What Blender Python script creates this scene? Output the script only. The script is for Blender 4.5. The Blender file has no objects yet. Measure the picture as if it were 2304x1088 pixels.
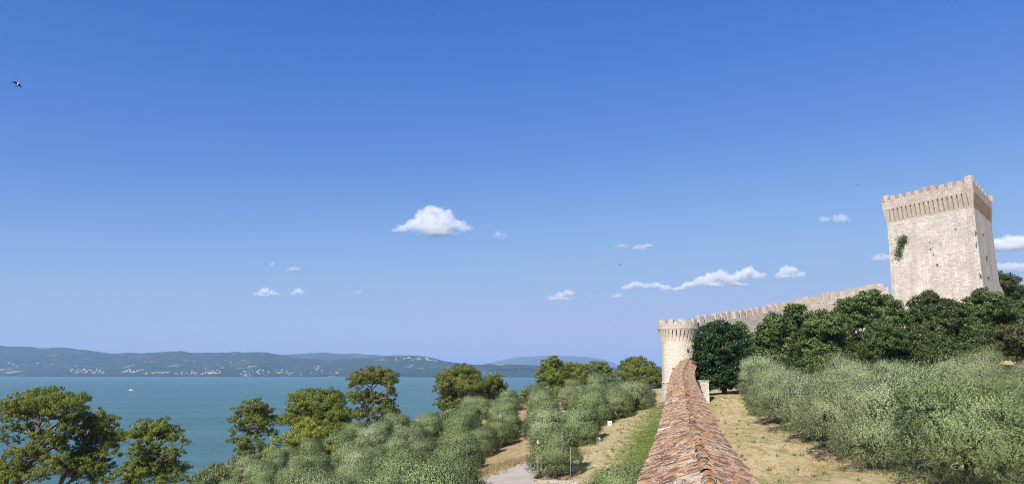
import bpy, math, random
import numpy as np
from mathutils import Vector, Matrix

# ------------------------------------------------------------------ camera
IW, IH, F = 2304.0, 1088.0, 1650.0
HORIZON = 837.0
PITCH = math.atan((HORIZON - IH / 2) / F)
EYE = 46.0                                   # metres above the lake
CP, SP = math.cos(PITCH), math.sin(PITCH)
sc = bpy.context.scene
col = sc.collection
cam_d = bpy.data.cameras.new('camera')
cam_d.sensor_width = 36.0
cam_d.lens = F / IW * 36.0
cam_d.clip_start = 0.1
cam_d.clip_end = 120000.0
cam = bpy.data.objects.new('camera', cam_d)
col.objects.link(cam)
cam.location = (0, 0, EYE)
cam.rotation_euler = (math.pi / 2 + PITCH, 0, 0)
sc.camera = cam

# ------------------------------------------------------------------ light
SUN_EL = math.radians(43.0)
SUN_H = np.array([-0.50, -0.866]); SUN_H /= np.linalg.norm(SUN_H)   # towards the sun
SUN_DIR = Vector((SUN_H[0] * math.cos(SUN_EL), SUN_H[1] * math.cos(SUN_EL), math.sin(SUN_EL)))
world = bpy.data.worlds.new('World')
sc.world = world
world.use_nodes = True
wn, wl = world.node_tree.nodes, world.node_tree.links
wn.clear()
sky = wn.new('ShaderNodeTexSky')
sky.sky_type = 'NISHITA'
sky.sun_disc = False
sky.sun_elevation = SUN_EL
sky.sun_rotation = math.atan2(SUN_DIR.x, SUN_DIR.y)
sky.altitude = 300
sky.air_density = 1.0
sky.dust_density = 0.35
sky.ozone_density = 6.0
EXPOSURE = 0.5
# the camera's response to the sky, channel by channel (the phone holds the bright horizon back)
sc1 = wn.new('ShaderNodeVectorMath'); sc1.operation = 'SCALE'; sc1.inputs['Scale'].default_value = 0.1
wl.new(sky.outputs[0], sc1.inputs[0])
crv = wn.new('ShaderNodeRGBCurve')
for ch, pts in enumerate([
    [(0, 0), (.08, .047), (.12, .097), (.222, .262), (.36, .385), (.50, .47), (.62, .51), (1, .56)],
    [(0, 0), (.167, .18), (.25, .268), (.43, .462), (.60, .515), (.73, .525), (1, .57)],
    [(0, 0), (.20, .36), (.36, .60), (.50, .715), (.74, .79), (.85, .77), (1, .79)]]):
    c = crv.mapping.curves[ch]
    while len(c.points) < len(pts): c.points.new(0.5, 0.5)
    for p, q in zip(c.points, pts): p.location = q
crv.mapping.update()
wl.new(sc1.outputs[0], crv.inputs['Color'])
sc2 = wn.new('ShaderNodeVectorMath'); sc2.operation = 'SCALE'; sc2.inputs['Scale'].default_value = 10.0 / 2 ** EXPOSURE
wl.new(crv.outputs[0], sc2.inputs[0])
bg = wn.new('ShaderNodeBackground')
bg.inputs['Strength'].default_value = 0.1
wo = wn.new('ShaderNodeOutputWorld')
wl.new(sc2.outputs[0], bg.inputs[0])
wl.new(bg.outputs[0], wo.inputs[0])
sun_d = bpy.data.lights.new('sun', 'SUN')
sun_d.energy = 5.0
sun_d.angle = math.radians(0.53)
sun_d.color = (1.0, 0.925, 0.82)
sun = bpy.data.objects.new('sun', sun_d)
col.objects.link(sun)
sun.rotation_euler = SUN_DIR.to_track_quat('Z', 'Y').to_euler()
sun.location = (0, -50, 120)
vs = sc.view_settings
vs.view_transform = 'Standard'
vs.look = 'None'
vs.exposure = EXPOSURE
vs.gamma = 1.0
sc.cycles.use_denoising = True
sc.cycles.denoising_prefilter = 'NONE'
sc.cycles.filter_width = 0.95
sc.cycles.max_bounces = 8
sc.cycles.diffuse_bounces = 3
sc.cycles.glossy_bounces = 2
sc.cycles.transmission_bounces = 2
sc.cycles.volume_bounces = 5
sc.cycles.transparent_max_bounces = 8

rng = np.random.default_rng(7)
random.seed(7)

# ------------------------------------------------------------------ pixel <-> world
def ray(px, py):
    u = (px - IW / 2) / F
    v = (IH / 2 - py) / F
    return np.array([u, CP - v * SP, SP + v * CP])

def at(px, py, D):
    """point on the ray of a photo pixel at forward depth D"""
    r = ray(px, py)
    return np.array([0, 0, EYE]) + r * (D / r[1])

def proj(p):
    x, y, z = p[0], p[1], p[2] - EYE
    yc = y * CP + z * SP
    zc = -y * SP + z * CP
    return IW / 2 + F * x / yc, IH / 2 - F * zc / yc

def smooth(a, b, x):
    t = np.clip((np.asarray(x, float) - a) / (b - a), 0, 1)
    return t * t * (3 - 2 * t)

def fbm(x, y, seed=0, octaves=4, lac=2.1, gain=0.5):
    """cheap smooth value noise in python, for terrain and hills"""
    def vn(x, y, s):
        xi = np.floor(x).astype(np.int64); yi = np.floor(y).astype(np.int64)
        xf = x - xi; yf = y - yi
        def h(a, b):
            n = (a * 374761393 + b * 668265263 + s * 144269) & 0x7fffffff
            n = ((n ^ (n >> 13)) * 1274126177) & 0x7fffffff
            return ((n ^ (n >> 16)) & 0xffff) / 65535.0
        ux = xf * xf * (3 - 2 * xf); uy = yf * yf * (3 - 2 * yf)
        return (h(xi, yi) * (1 - ux) * (1 - uy) + h(xi + 1, yi) * ux * (1 - uy)
                + h(xi, yi + 1) * (1 - ux) * uy + h(xi + 1, yi + 1) * ux * uy)
    x = np.asarray(x, float); y = np.asarray(y, float)
    out = np.zeros(np.broadcast(x, y).shape); a = 1.0; tot = 0
    for o in range(octaves):
        out = out + a * vn(x, y, seed + o * 17)
        tot += a; a *= gain; x = x * lac; y = y * lac
    return out / tot * 2 - 1

# ------------------------------------------------------------------ object helpers
def link(o, parent=None, label=None, cat=None, group=None, kind=None):
    col.objects.link(o)
    if parent is not None: o.parent = parent
    if label: o['label'] = label
    if cat: o['category'] = cat
    if group: o['group'] = group
    if kind: o['kind'] = kind
    return o

def empty(name, loc=(0, 0, 0), label=None, cat=None, group=None):
    o = bpy.data.objects.new(name, None)
    o.location = loc
    o.empty_display_size = 0.5
    return link(o, None, label, cat, group)

class MB:
    """collects polygons with uv in metres and a material slot, builds one mesh"""
    def __init__(s): s.v = []; s.f = []; s.uv = []; s.m = []
    def face(s, pts, uvs=None, m=0):
        b = len(s.v)
        s.v.extend([tuple(float(c) for c in p) for p in pts])
        s.f.append(tuple(range(b, b + len(pts))))
        if uvs is None: uvs = auto_uv(pts)
        s.uv.extend([tuple(float(c) for c in q) for q in uvs]); s.m.append(m)
    def box(s, c, ax, ay, az, m=0, taper=1.0):
        """box: centre of its base c, half axes ax ay (vectors), full height az (vector)"""
        c, ax, ay, az = (np.array(q, float) for q in (c, ax, ay, az))
        lo = [c - ax - ay, c + ax - ay, c + ax + ay, c - ax + ay]
        hi = [c + az + (q - c) * taper for q in lo]
        for i in range(4):
            j = (i + 1) % 4
            s.face([lo[i], lo[j], hi[j], hi[i]], m=m)
        s.face(hi, m=m); s.face(lo[::-1], m=m)
    def tube(s, pts, radii, n=7, m=0, cap=True):
        pts = [np.array(p, float) for p in pts]
        rings = []
        for i, p in enumerate(pts):
            t = pts[min(i + 1, len(pts) - 1)] - pts[max(i - 1, 0)]
            t /= np.linalg.norm(t) + 1e-9
            a = np.cross(t, [0.31, 0.87, 0.38]); a /= np.linalg.norm(a) + 1e-9
            b = np.cross(t, a)
            rings.append([p + radii[i] * (math.cos(k * 2 * math.pi / n) * a + math.sin(k * 2 * math.pi / n) * b) for k in range(n)])
        base = len(s.v)
        for r in rings: s.v.extend([tuple(q) for q in r])
        for i in range(len(pts) - 1):
            for k in range(n):
                k2 = (k + 1) % n
                s.f.append((base + i * n + k, base + i * n + k2, base + (i + 1) * n + k2, base + (i + 1) * n + k))
                s.uv.extend([(k, i), (k + 1, i), (k + 1, i + 1), (k, i + 1)]); s.m.append(m)
        if cap:
            for i in (0, len(pts) - 1):
                f = tuple(base + i * n + k for k in range(n))
                s.f.append(f if i else f[::-1]); s.uv.extend([(0, 0)] * n); s.m.append(m)
    def build(s, name, mats, parent=None, smooth_=False, **kw):
        me = bpy.data.meshes.new(name)
        me.from_pydata(s.v, [], s.f)
        l = me.uv_layers.new(name='UVMap')
        l.data.foreach_set('uv', np.array(s.uv, np.float32).ravel())
        if not isinstance(mats, (list, tuple)): mats = [mats]
        for m in mats: me.materials.append(m)
        if len(mats) > 1: me.polygons.foreach_set('material_index', s.m)
        if smooth_: me.polygons.foreach_set('use_smooth', [True] * len(me.polygons))
        me.update()
        return link(bpy.data.objects.new(name, me), parent, **kw)

def auto_uv(pts):
    p = [np.array(q, float) for q in pts]
    n = np.cross(p[1] - p[0], p[2] - p[0]); n /= np.linalg.norm(n) + 1e-9
    if abs(n[2]) > 0.8: return [(q[0], q[1]) for q in p]
    h = np.array([-n[1], n[0], 0]); h /= np.linalg.norm(h) + 1e-9
    return [(q @ h, q[2]) for q in p]

def mesh_np(name, verts, faces, mat, uv=None, smooth_=False, attr=None):
    """fast mesh from arrays; faces (N,k)"""
    me = bpy.data.meshes.new(name)
    n, k = faces.shape
    me.vertices.add(len(verts)); me.vertices.foreach_set('co', np.asarray(verts, np.float32).ravel())
    me.loops.add(n * k); me.loops.foreach_set('vertex_index', faces.astype(np.int32).ravel())
    me.polygons.add(n)
    me.polygons.foreach_set('loop_start', np.arange(0, n * k, k, dtype=np.int32))
    if smooth_: me.polygons.foreach_set('use_smooth', np.ones(n, bool))
    for m in (mat if isinstance(mat, (list, tuple)) else [mat]): me.materials.append(m)
    if attr:
        for nm, vals in attr.items():
            a = me.attributes.new(nm, 'FLOAT', 'POINT'); a.data.foreach_set('value', np.asarray(vals, np.float32))
    me.update(calc_edges=True)
    me.validate()
    return me

def grid_faces(nr, nc):
    i = np.arange(nr - 1)[:, None] * nc + np.arange(nc - 1)[None]
    return np.stack([i, i + 1, i + nc + 1, i + nc], -1).reshape(-1, 4)

def leaves_np(c, d, L, W, rs, out=None):
    """rhombic leaves: centres c, axes d, lengths, widths -> verts (4N,3); with out, upper sides turned outwards"""
    n = len(c)
    d = d / (np.linalg.norm(d, axis=1, keepdims=True) + 1e-9)
    r = rs.normal(size=(n, 3)); s = np.cross(d, r); s /= np.linalg.norm(s, axis=1, keepdims=True) + 1e-9
    if out is not None:
        flip = (np.cross(s, d) * out).sum(1) < 0
        s[flip] *= -1
    L = np.broadcast_to(L, n)[:, None]; W = np.broadcast_to(W, n)[:, None]
    a = c - d * L * .5; b = c + s * W * .5 - d * L * .05; t = c + d * L * .5; e = c - s * W * .5 - d * L * .05
    return np.stack([a, b, t, e], 1).reshape(-1, 3)

def leaf_mesh(name, v, mat, out=None, blend=.6):
    """out: one outward vector per leaf; leaf normals lean towards it, as the leaves of a spray do towards the light side"""
    me = mesh_np(name, v, np.arange(len(v)).reshape(-1, 4), mat, smooth_=out is not None)
    if out is not None:
        q = v.reshape(-1, 4, 3)
        n = np.cross(q[:, 1] - q[:, 0], q[:, 2] - q[:, 0]); n /= np.linalg.norm(n, axis=1, keepdims=True) + 1e-9
        o = out / (np.linalg.norm(out, axis=1, keepdims=True) + 1e-9)
        n = n * (1 - blend) + o * blend; n /= np.linalg.norm(n, axis=1, keepdims=True) + 1e-9
        me.normals_split_custom_set_from_vertices(np.repeat(n, 4, 0).astype(np.float32))
    return me

ORD = ['first', 'second', 'third', 'fourth', 'fifth', 'sixth', 'seventh', 'eighth', 'ninth', 'tenth', 'eleventh', 'twelfth',
       'thirteenth', 'fourteenth', 'fifteenth', 'sixteenth', 'seventeenth', 'eighteenth', 'nineteenth', 'twentieth'] + \
      [p + q for p in ('twenty', 'thirty', 'forty', 'fifty', 'sixty') for q in ['-first', '-second', '-third', '-fourth', '-fifth', '-sixth', '-seventh', '-eighth', '-ninth', '+ten']]
ORD = [q.replace('twenty+ten', 'thirtieth').replace('thirty+ten', 'fortieth').replace('forty+ten', 'fiftieth').replace('fifty+ten', 'sixtieth').replace('sixty+ten', 'seventieth') for q in ORD]

# ------------------------------------------------------------------ materials
def mat(name):
    m = bpy.data.materials.new(name); m.use_nodes = True
    nt = m.node_tree; nt.nodes.clear()
    out = nt.nodes.new('ShaderNodeOutputMaterial')
    return m, nt.nodes, nt.links, out

def node(ns, t, **kw):
    n = ns.new(t)
    for k, v in kw.items():
        if k.startswith('i_'):
            n.inputs[k[2:].replace('_', ' ')].default_value = v
        else: setattr(n, k, v)
    return n

def ramp(ns, ls, src, stops, interp='LINEAR'):
    r = ns.new('ShaderNodeValToRGB'); e = r.color_ramp.elements
    r.color_ramp.interpolation = interp
    while len(e) < len(stops): e.new(0.5)
    for i, (p, c) in enumerate(stops):
        e[i].position = p; e[i].color = (*c, 1) if len(c) == 3 else c
    ls.new(src, r.inputs[0]); return r.outputs[0]

def mixc(ns, ls, fac, a, b, blend='MIX'):
    n = ns.new('ShaderNodeMix'); n.data_type = 'RGBA'; n.blend_type = blend
    for i, v in ((0, fac), (6, a), (7, b)):
        if hasattr(v, 'is_output') or hasattr(v, 'links'): ls.new(v, n.inputs[i])
        else: n.inputs[i].default_value = v if i == 0 else (*v, 1)
    return n.outputs[2]

def math_(ns, ls, op, a, b=None, clamp=False):
    n = ns.new('ShaderNodeMath'); n.operation = op; n.use_clamp = clamp
    for i, v in enumerate((a, b)):
        if v is None: continue
        if hasattr(v, 'links'): ls.new(v, n.inputs[i])
        else: n.inputs[i].default_value = v
    return n.outputs[0]

def noise(ns, ls, vec, scale, detail=4, rough=0.55, out=0):
    n = node(ns, 'ShaderNodeTexNoise'); n.inputs['Scale'].default_value = scale
    n.inputs['Detail'].default_value = detail; n.inputs['Roughness'].default_value = rough
    if vec is not None: ls.new(vec, n.inputs['Vector'])
    return n.outputs[out]

def bsdf(ns, ls, out, colr, rough=0.9, spec=0.2, bump=None, bump_d=0.02, bump_s=0.6):
    b = ns.new('ShaderNodeBsdfPrincipled')
    if hasattr(colr, 'links'): ls.new(colr, b.inputs['Base Color'])
    else: b.inputs['Base Color'].default_value = (*colr, 1)
    if hasattr(rough, 'links'): ls.new(rough, b.inputs['Roughness'])
    else: b.inputs['Roughness'].default_value = rough
    b.inputs['Specular IOR Level'].default_value = spec
    if bump is not None:
        bn = ns.new('ShaderNodeBump'); bn.inputs['Distance'].default_value = bump_d; bn.inputs['Strength'].default_value = bump_s
        ls.new(bump, bn.inputs['Height']); ls.new(bn.outputs[0], b.inputs['Normal'])
    ls.new(b.outputs[0], out.inputs[0]); return b

def plain(name, c, rough=0.7, var=0.15, scale=3.0, spec=0.25):
    m, ns, ls, out = mat(name)
    tc = ns.new('ShaderNodeTexCoord')
    f = noise(ns, ls, tc.outputs['Object'], scale)
    cc = ramp(ns, ls, f, [(0.3, tuple(q * (1 - var) for q in c)), (0.7, tuple(min(1, q * (1 + var)) for q in c))])
    bsdf(ns, ls, out, cc, rough, spec, f, 0.01, 0.3)
    return m

def foliage(name, cols, trans=0.25, rough=0.6, spec=0.25, tint=0.12):
    """leaf colour picked per leaf, with a slow drift per tree; some light passes through"""
    m, ns, ls, out = mat(name)
    g = ns.new('ShaderNodeNewGeometry'); oi = ns.new('ShaderNodeObjectInfo')
    n = len(cols)
    c = ramp(ns, ls, g.outputs['Random Per Island'], [(i / max(1, n - 1), q) for i, q in enumerate(cols)])
    hs = ns.new('ShaderNodeHueSaturation')
    ls.new(c, hs.inputs['Color'])
    tc = ns.new('ShaderNodeTexCoord')
    f = noise(ns, ls, tc.outputs['Object'], 0.7, 3)
    v = math_(ns, ls, 'MULTIPLY_ADD', oi.outputs['Random'], tint * 2)
    v.node.inputs[2].default_value = 1 - tint
    v2 = math_(ns, ls, 'MULTIPLY_ADD', f, 0.7); v2.node.inputs[2].default_value = 0.65
    ls.new(math_(ns, ls, 'MULTIPLY', v, v2), hs.inputs['Value'])
    h = math_(ns, ls, 'MULTIPLY_ADD', oi.outputs['Random'], 0.018); h.node.inputs[2].default_value = 0.496
    ls.new(h, hs.inputs['Hue'])
    b = ns.new('ShaderNodeBsdfPrincipled')
    b.inputs['Roughness'].default_value = rough; b.inputs['Specular IOR Level'].default_value = spec
    ls.new(hs.outputs[0], b.inputs['Base Color'])
    t = ns.new('ShaderNodeBsdfTranslucent'); ls.new(hs.outputs[0], t.inputs[0])
    mx = ns.new('ShaderNodeMixShader'); mx.inputs[0].default_value = trans
    ls.new(b.outputs[0], mx.inputs[1]); ls.new(t.outputs[0], mx.inputs[2]); ls.new(mx.outputs[0], out.inputs[0])
    return m

def masonry(name, c1, c2, c3, joint, bw=0.55, rh=0.27, stain=0.35, brickpatch=0.0):
    """coursed rubble: uv in metres"""
    m, ns, ls, out = mat(name)
    uv = ns.new('ShaderNodeUVMap'); uv.uv_map = 'UVMap'
    tc = ns.new('ShaderNodeTexCoord')
    wob = node(ns, 'ShaderNodeTexNoise'); wob.inputs['Scale'].default_value = 1.3; wob.inputs['Detail'].default_value = 3
    ls.new(uv.outputs[0], wob.inputs['Vector'])
    sub = ns.new('ShaderNodeVectorMath'); sub.operation = 'MULTIPLY_ADD'
    ls.new(wob.outputs['Color'], sub.inputs[0]); sub.inputs[1].default_value = (0.5, 0.25, 0); ls.new(uv.outputs[0], sub.inputs[2])
    msc = ns.new('ShaderNodeMapping'); msc.inputs['Scale'].default_value = (1 / bw, 1 / rh, 1); ls.new(sub.outputs[0], msc.inputs[0])
    vo = ns.new('ShaderNodeTexVoronoi'); vo.voronoi_dimensions = '2D'; vo.inputs['Scale'].default_value = 1.0; vo.inputs['Randomness'].default_value = 0.85
    ls.new(msc.outputs[0], vo.inputs['Vector'])
    ve = ns.new('ShaderNodeTexVoronoi'); ve.voronoi_dimensions = '2D'; ve.feature = 'DISTANCE_TO_EDGE'; ve.inputs['Scale'].default_value = 1.0; ve.inputs['Randomness'].default_value = 0.85
    ls.new(msc.outputs[0], ve.inputs['Vector'])
    sepc = ns.new('ShaderNodeSeparateColor'); ls.new(vo.outputs['Color'], sepc.inputs[0])
    jf = ramp(ns, ls, ve.outputs['Distance'], [(0.02, (1,) * 3), (0.12, (0,) * 3)])
    cc = ramp(ns, ls, sepc.outputs[0], [(0.0, c2), (0.45, c1), (0.8, c1), (1.0, c3)])
    big = noise(ns, ls, uv.outputs[0], 0.22, 5, 0.65)
    cc = mixc(ns, ls, ramp(ns, ls, big, [(0.42, (0, 0, 0)), (0.66, (stain,) * 3)]), cc, tuple(q * 0.62 for q in c2))
    # dark rain streaks: stretched noise
    mp = ns.new('ShaderNodeMapping'); mp.inputs['Scale'].default_value = (0.7, 0.05, 1); ls.new(uv.outputs[0], mp.inputs[0])
    st = noise(ns, ls, mp.outputs[0], 1.0, 4, 0.6)
    cc = mixc(ns, ls, ramp(ns, ls, st, [(0.48, (0, 0, 0)), (0.70, (0.55,) * 3)]), cc, (0.40, 0.35, 0.30))
    fine = noise(ns, ls, uv.outputs[0], 4.5, 5, 0.7)
    cc = mixc(ns, ls, ramp(ns, ls, fine, [(0.40, (0.0,) * 3), (0.75, (0.45,) * 3)]), cc, joint)
    if brickpatch:
        bp = noise(ns, ls, uv.outputs[0], 0.5, 4, 0.7)
        cc = mixc(ns, ls, ramp(ns, ls, bp, [(0.5, (0,) * 3), (0.62, (brickpatch,) * 3)]), cc, (0.36, 0.19, 0.12))
    cc = mixc(ns, ls, math_(ns, ls, 'MULTIPLY', jf, 0.45), cc, joint)
    h = math_(ns, ls, 'SUBTRACT', fine, math_(ns, ls, 'MULTIPLY', jf, 0.9))
    bsdf(ns, ls, out, cc, 0.93, 0.12, h, 0.05, 0.8)
    return m

M = {}
M['stone'] = masonry('pale_limestone', (0.72, 0.66, 0.585), (0.56, 0.50, 0.435), (0.80, 0.75, 0.68), (0.33, 0.285, 0.245), 0.6, 0.32, 0.42)
M['stone_round'] = masonry('pale_dressed_limestone', (0.74, 0.65, 0.54), (0.66, 0.57, 0.47), (0.78, 0.70, 0.60), (0.50, 0.43, 0.35), 0.5, 0.24, 0.2)
M['stone_grey'] = masonry('grey_rubble', (0.60, 0.545, 0.48), (0.46, 0.415, 0.365), (0.70, 0.635, 0.56), (0.25, 0.22, 0.19), 0.7, 0.36)
M['brick'] = masonry('brick_and_stone', (0.44, 0.29, 0.205), (0.34, 0.20, 0.14), (0.55, 0.42, 0.32), (0.30, 0.22, 0.17), 0.4, 0.12, 0.2)
M['corbel'] = masonry('corbel_stone', (0.62, 0.525, 0.43), (0.49, 0.385, 0.30), (0.69, 0.61, 0.52), (0.34, 0.27, 0.22), 0.5, 0.16, 0.2)
M['merlon'] = masonry('merlon_stone', (0.58, 0.50, 0.42), (0.46, 0.36, 0.29), (0.64, 0.57, 0.48), (0.30, 0.25, 0.21), 0.45, 0.2, 0.3, 0.35)
M['merlon_pale'] = masonry('pale_merlon_stone', (0.64, 0.57, 0.49), (0.52, 0.44, 0.37), (0.70, 0.63, 0.55), (0.34, 0.29, 0.25), 0.45, 0.22, 0.3, 0.12)
M['bark'] = plain('pine_bark', (0.115, 0.09, 0.075), 0.95, 0.35, 6)
M['bark_grey'] = plain('olive_bark', (0.19, 0.165, 0.135), 0.95, 0.35, 5)
M['bark_pale'] = plain('dead_wood', (0.24, 0.20, 0.17), 0.95, 0.25, 5)
M['olive'] = foliage('olive_leaf', [(0.18, 0.222, 0.098), (0.245, 0.29, 0.14), (0.31, 0.352, 0.192), (0.39, 0.418, 0.262)], 0.12, 0.6, 0.25, 0.17)
M['olive_green'] = foliage('olive_leaf_greener', [(0.115, 0.16, 0.05), (0.165, 0.215, 0.08), (0.22, 0.27, 0.118), (0.295, 0.33, 0.175)], 0.12, 0.6, 0.25, 0.17)
M['pine'] = foliage('pine_needle', [(0.07, 0.10, 0.018), (0.12, 0.16, 0.027), (0.18, 0.21, 0.036), (0.245, 0.24, 0.05)], 0.2, 0.6, 0.2, 0.1)
M['pine_bright'] = foliage('young_pine_needle', [(0.12, 0.17, 0.025), (0.22, 0.27, 0.04), (0.32, 0.33, 0.05), (0.34, 0.27, 0.06)], 0.25, 0.6, 0.2, 0.06)
M['oak'] = foliage('holm_oak_leaf', [(0.038, 0.065, 0.017), (0.068, 0.108, 0.027), (0.11, 0.15, 0.042), (0.17, 0.185, 0.07)], 0.15, 0.5, 0.3, 0.34)
M['laurel'] = foliage('dark_evergreen_leaf', [(0.016, 0.036, 0.012), (0.03, 0.06, 0.018), (0.05, 0.085, 0.028)], 0.1, 0.45, 0.3, 0.05)
M['ivy'] = foliage('ivy_leaf', [(0.05, 0.10, 0.02), (0.09, 0.15, 0.03), (0.16, 0.21, 0.05)], 0.2, 0.5, 0.3, 0.1)
M['straw'] = foliage('dry_grass_blade', [(0.33, 0.26, 0.12), (0.42, 0.34, 0.17), (0.26, 0.23, 0.09)], 0.2, 0.8, 0.1, 0.05)
M['grass'] = foliage('green_grass_blade', [(0.08, 0.14, 0.03), (0.14, 0.20, 0.05), (0.25, 0.24, 0.10)], 0.2, 0.8, 0.1, 0.05)
M['white'] = plain('white_paint', (0.78, 0.77, 0.75), 0.5, 0.06)
M['metal'] = plain('galvanised_steel', (0.26, 0.26, 0.26), 0.45, 0.12, 5, 0.5)
M['dark'] = plain('dark_paint', (0.06, 0.06, 0.065), 0.5, 0.2)
M['glass'] = plain('boat_window', (0.03, 0.04, 0.05), 0.1, 0.1, 3, 0.6)
# ------------------------------------------------------------------ terrain of the promontory
_ctl = []
for px, py, D in [
    # grass lane left of the walkway, up to the round tower
    (1492, 906, 122), (1455, 930, 108), (1475, 960, 95), (1440, 1000, 84), (1405, 990, 90), (1410, 1050, 72), (1440, 1070, 66),
    # front olive and road
    (1250, 1074, 78), (1130, 1088, 78), (1210, 1060, 83), (1184, 1012, 104), (1290, 1086, 74),
    # under the left orchard (estimated from crown tops)
    (1330, 925, 150), (1420, 915, 128), (1220, 955, 135), (1100, 975, 140), (960, 1030, 122), (860, 1065, 110),
    # pine belt
    (566, 1052, 150), (840, 985, 165), (1040, 945, 185), (1110, 930, 190), (1240, 893, 200), (1430, 880, 190),
    # lane and orchard right of the walkway
    (1640, 882, 118), (1660, 950, 88), (1700, 1088, 48), (1800, 1080, 48), (1760, 1000, 66), (1900, 1066, 50), (2250, 1080, 46), (2290, 1003, 62),
    (1590, 884, 110),
]:
    p = at(px, py, D); _ctl.append(p)
for x, y, dz in [
    (0, 0, -7.5), (6, 20, -8.0), (4, 45, -9.6), (14, 55, -9.3), (11, 30, -8.0), (20, 30, -6.9), (40, 25, -6.2), (70, 30, -5.5), (60, 60, -4.5), (90, 60, -2),
    (45, 85, -4.6), (60, 92, -3.6), (80, 92, -2.4), (38, 108, -3.4), (50, 112, -2.4), (64, 114, -1.6), (76, 114, -0.6), (90, 114, 0.4), (110, 105, 0.5),
    (80, 135, 8.5), (82, 124, 3.5), (95, 150, 9.5), (60, 145, 4.0), (45, 140, 0.0), (34, 132, -3.0), (36, 165, -4), (70, 190, 2), (130, 150, 8), (160, 60, 2), (160, -40, 0),
    (60, -40, -5), (-20, 20, -11.5), (-20, 60, -13.5), (-40, 40, -16.5), (-40, 80, -18.5), (-60, 100, -21.5), (-60, 60, -22), (-85, 80, -30), (-85, 40, -28),
    (-115, 90, -47), (-115, 30, -46), (-100, 140, -47), (-75, 150, -31), (-80, 180, -46), (-45, 200, -33), (-62, 215, -47), (-10, 225, -28), (-25, 255, -48), (20, 235, -17), (10, 285, -49),
    (50, 225, -8), (60, 300, -50), (110, 240, -4), (120, 330, -50), (200, 250, -10), (220, 330, -48), (250, 100, -6), (-110, -40, -44), (-60, -40, -22),
]:
    _ctl.append(np.array([x, y, EYE + dz]))
_ctl = np.array(_ctl)
def _tps(r2): return r2 * np.log(r2 + 1e-6) * 0.5
_n = len(_ctl)
_K = _tps(((_ctl[:, None, :2] - _ctl[None, :, :2]) ** 2).sum(-1)) + np.eye(_n) * 18.0
_P = np.c_[np.ones(_n), _ctl[:, :2]]
_A = np.block([[_K, _P], [_P.T, np.zeros((3, 3))]])
_sol = np.linalg.solve(_A, np.r_[_ctl[:, 2], 0, 0, 0])
def ground_z(x, y):
    x = np.asarray(x, float); y = np.asarray(y, float)
    sh = np.broadcast(x, y).shape
    q = np.stack([np.broadcast_to(x, sh).ravel(), np.broadcast_to(y, sh).ravel()], -1)
    out = np.empty(len(q))
    for s in range(0, len(q), 20000):
        k = q[s:s + 20000]
        out[s:s + 20000] = _tps(((k[:, None] - _ctl[None, :, :2]) ** 2).sum(-1)) @ _sol[:_n] + _sol[_n] + k @ _sol[_n + 1:]
    out = out.reshape(sh)
    return np.clip(out, -14, EYE + 14)

def on_ground(px, py, d0=20, d1=260):
    """where the ray of a pixel meets the terrain"""
    ds = np.arange(d0, d1, 0.5)
    r = ray(px, py); p = np.array([0, 0, EYE]) + r[None] * (ds / r[1])[:, None]
    below = p[:, 2] <= ground_z(p[:, 0], p[:, 1])
    i = int(np.argmax(below)) if below.any() else len(ds) - 1
    q = p[i]; return np.array([q[0], q[1], float(ground_z(q[0], q[1]))])

# ridge of the walkway roof: photo pixel and depth of points along it
RIDGE_PX = [(1700, 1440, 6.5), (1630, 1205, 10.5), (1596, 1077, 15.4), (1570, 992, 24.8), (1558.5, 950, 34), (1550, 907, 46.5), (1544, 873, 62), (1538, 846, 83), (1540.5, 826, 100), (1553.5, 804, 120)]
RIDGE = np.array([at(*q) for q in RIDGE_PX])
# dense resampled spline
def resample(P, step):
    P = np.asarray(P, float); n = len(P); out = []
    for i in range(n - 1):
        p0 = P[max(i - 1, 0)]; p1 = P[i]; p2 = P[i + 1]; p3 = P[min(i + 2, n - 1)]
        for t in np.linspace(0, 1, 40, endpoint=False):
            out.append(0.5 * (2 * p1 + (p2 - p0) * t + (2 * p0 - 5 * p1 + 4 * p2 - p3) * t * t + (3 * p1 - p0 - 3 * p2 + p3) * t ** 3))
    out.append(P[-1]); out = np.array(out)
    s = np.r_[0, np.cumsum(np.linalg.norm(np.diff(out[:, :2], axis=0), axis=1))]
    q = np.arange(0, s[-1], step)
    return np.stack([np.interp(q, s, out[:, k]) for k in range(3)], -1)
RPATH = resample(RIDGE, 0.30)
def wall_side(x, y):
    """signed distance to the walkway: negative on its left (lake) side"""
    x = np.asarray(x, float); y = np.asarray(y, float)
    xr = np.interp(y, RPATH[:, 1], RPATH[:, 0])
    return (x - xr) * 0.97

# road polygon, from pixels on the ground
ROAD_L = [on_ground(*q) for q in [(1010, 1150), (1040, 1100), (1075, 1080), (1120, 1062), (1160, 1050), (1175, 1040)]]
ROAD_R = [on_ground(*q) for q in [(1260, 1160), (1225, 1105), (1199, 1082), (1214, 1068), (1222, 1052), (1226, 1038)]]

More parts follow.
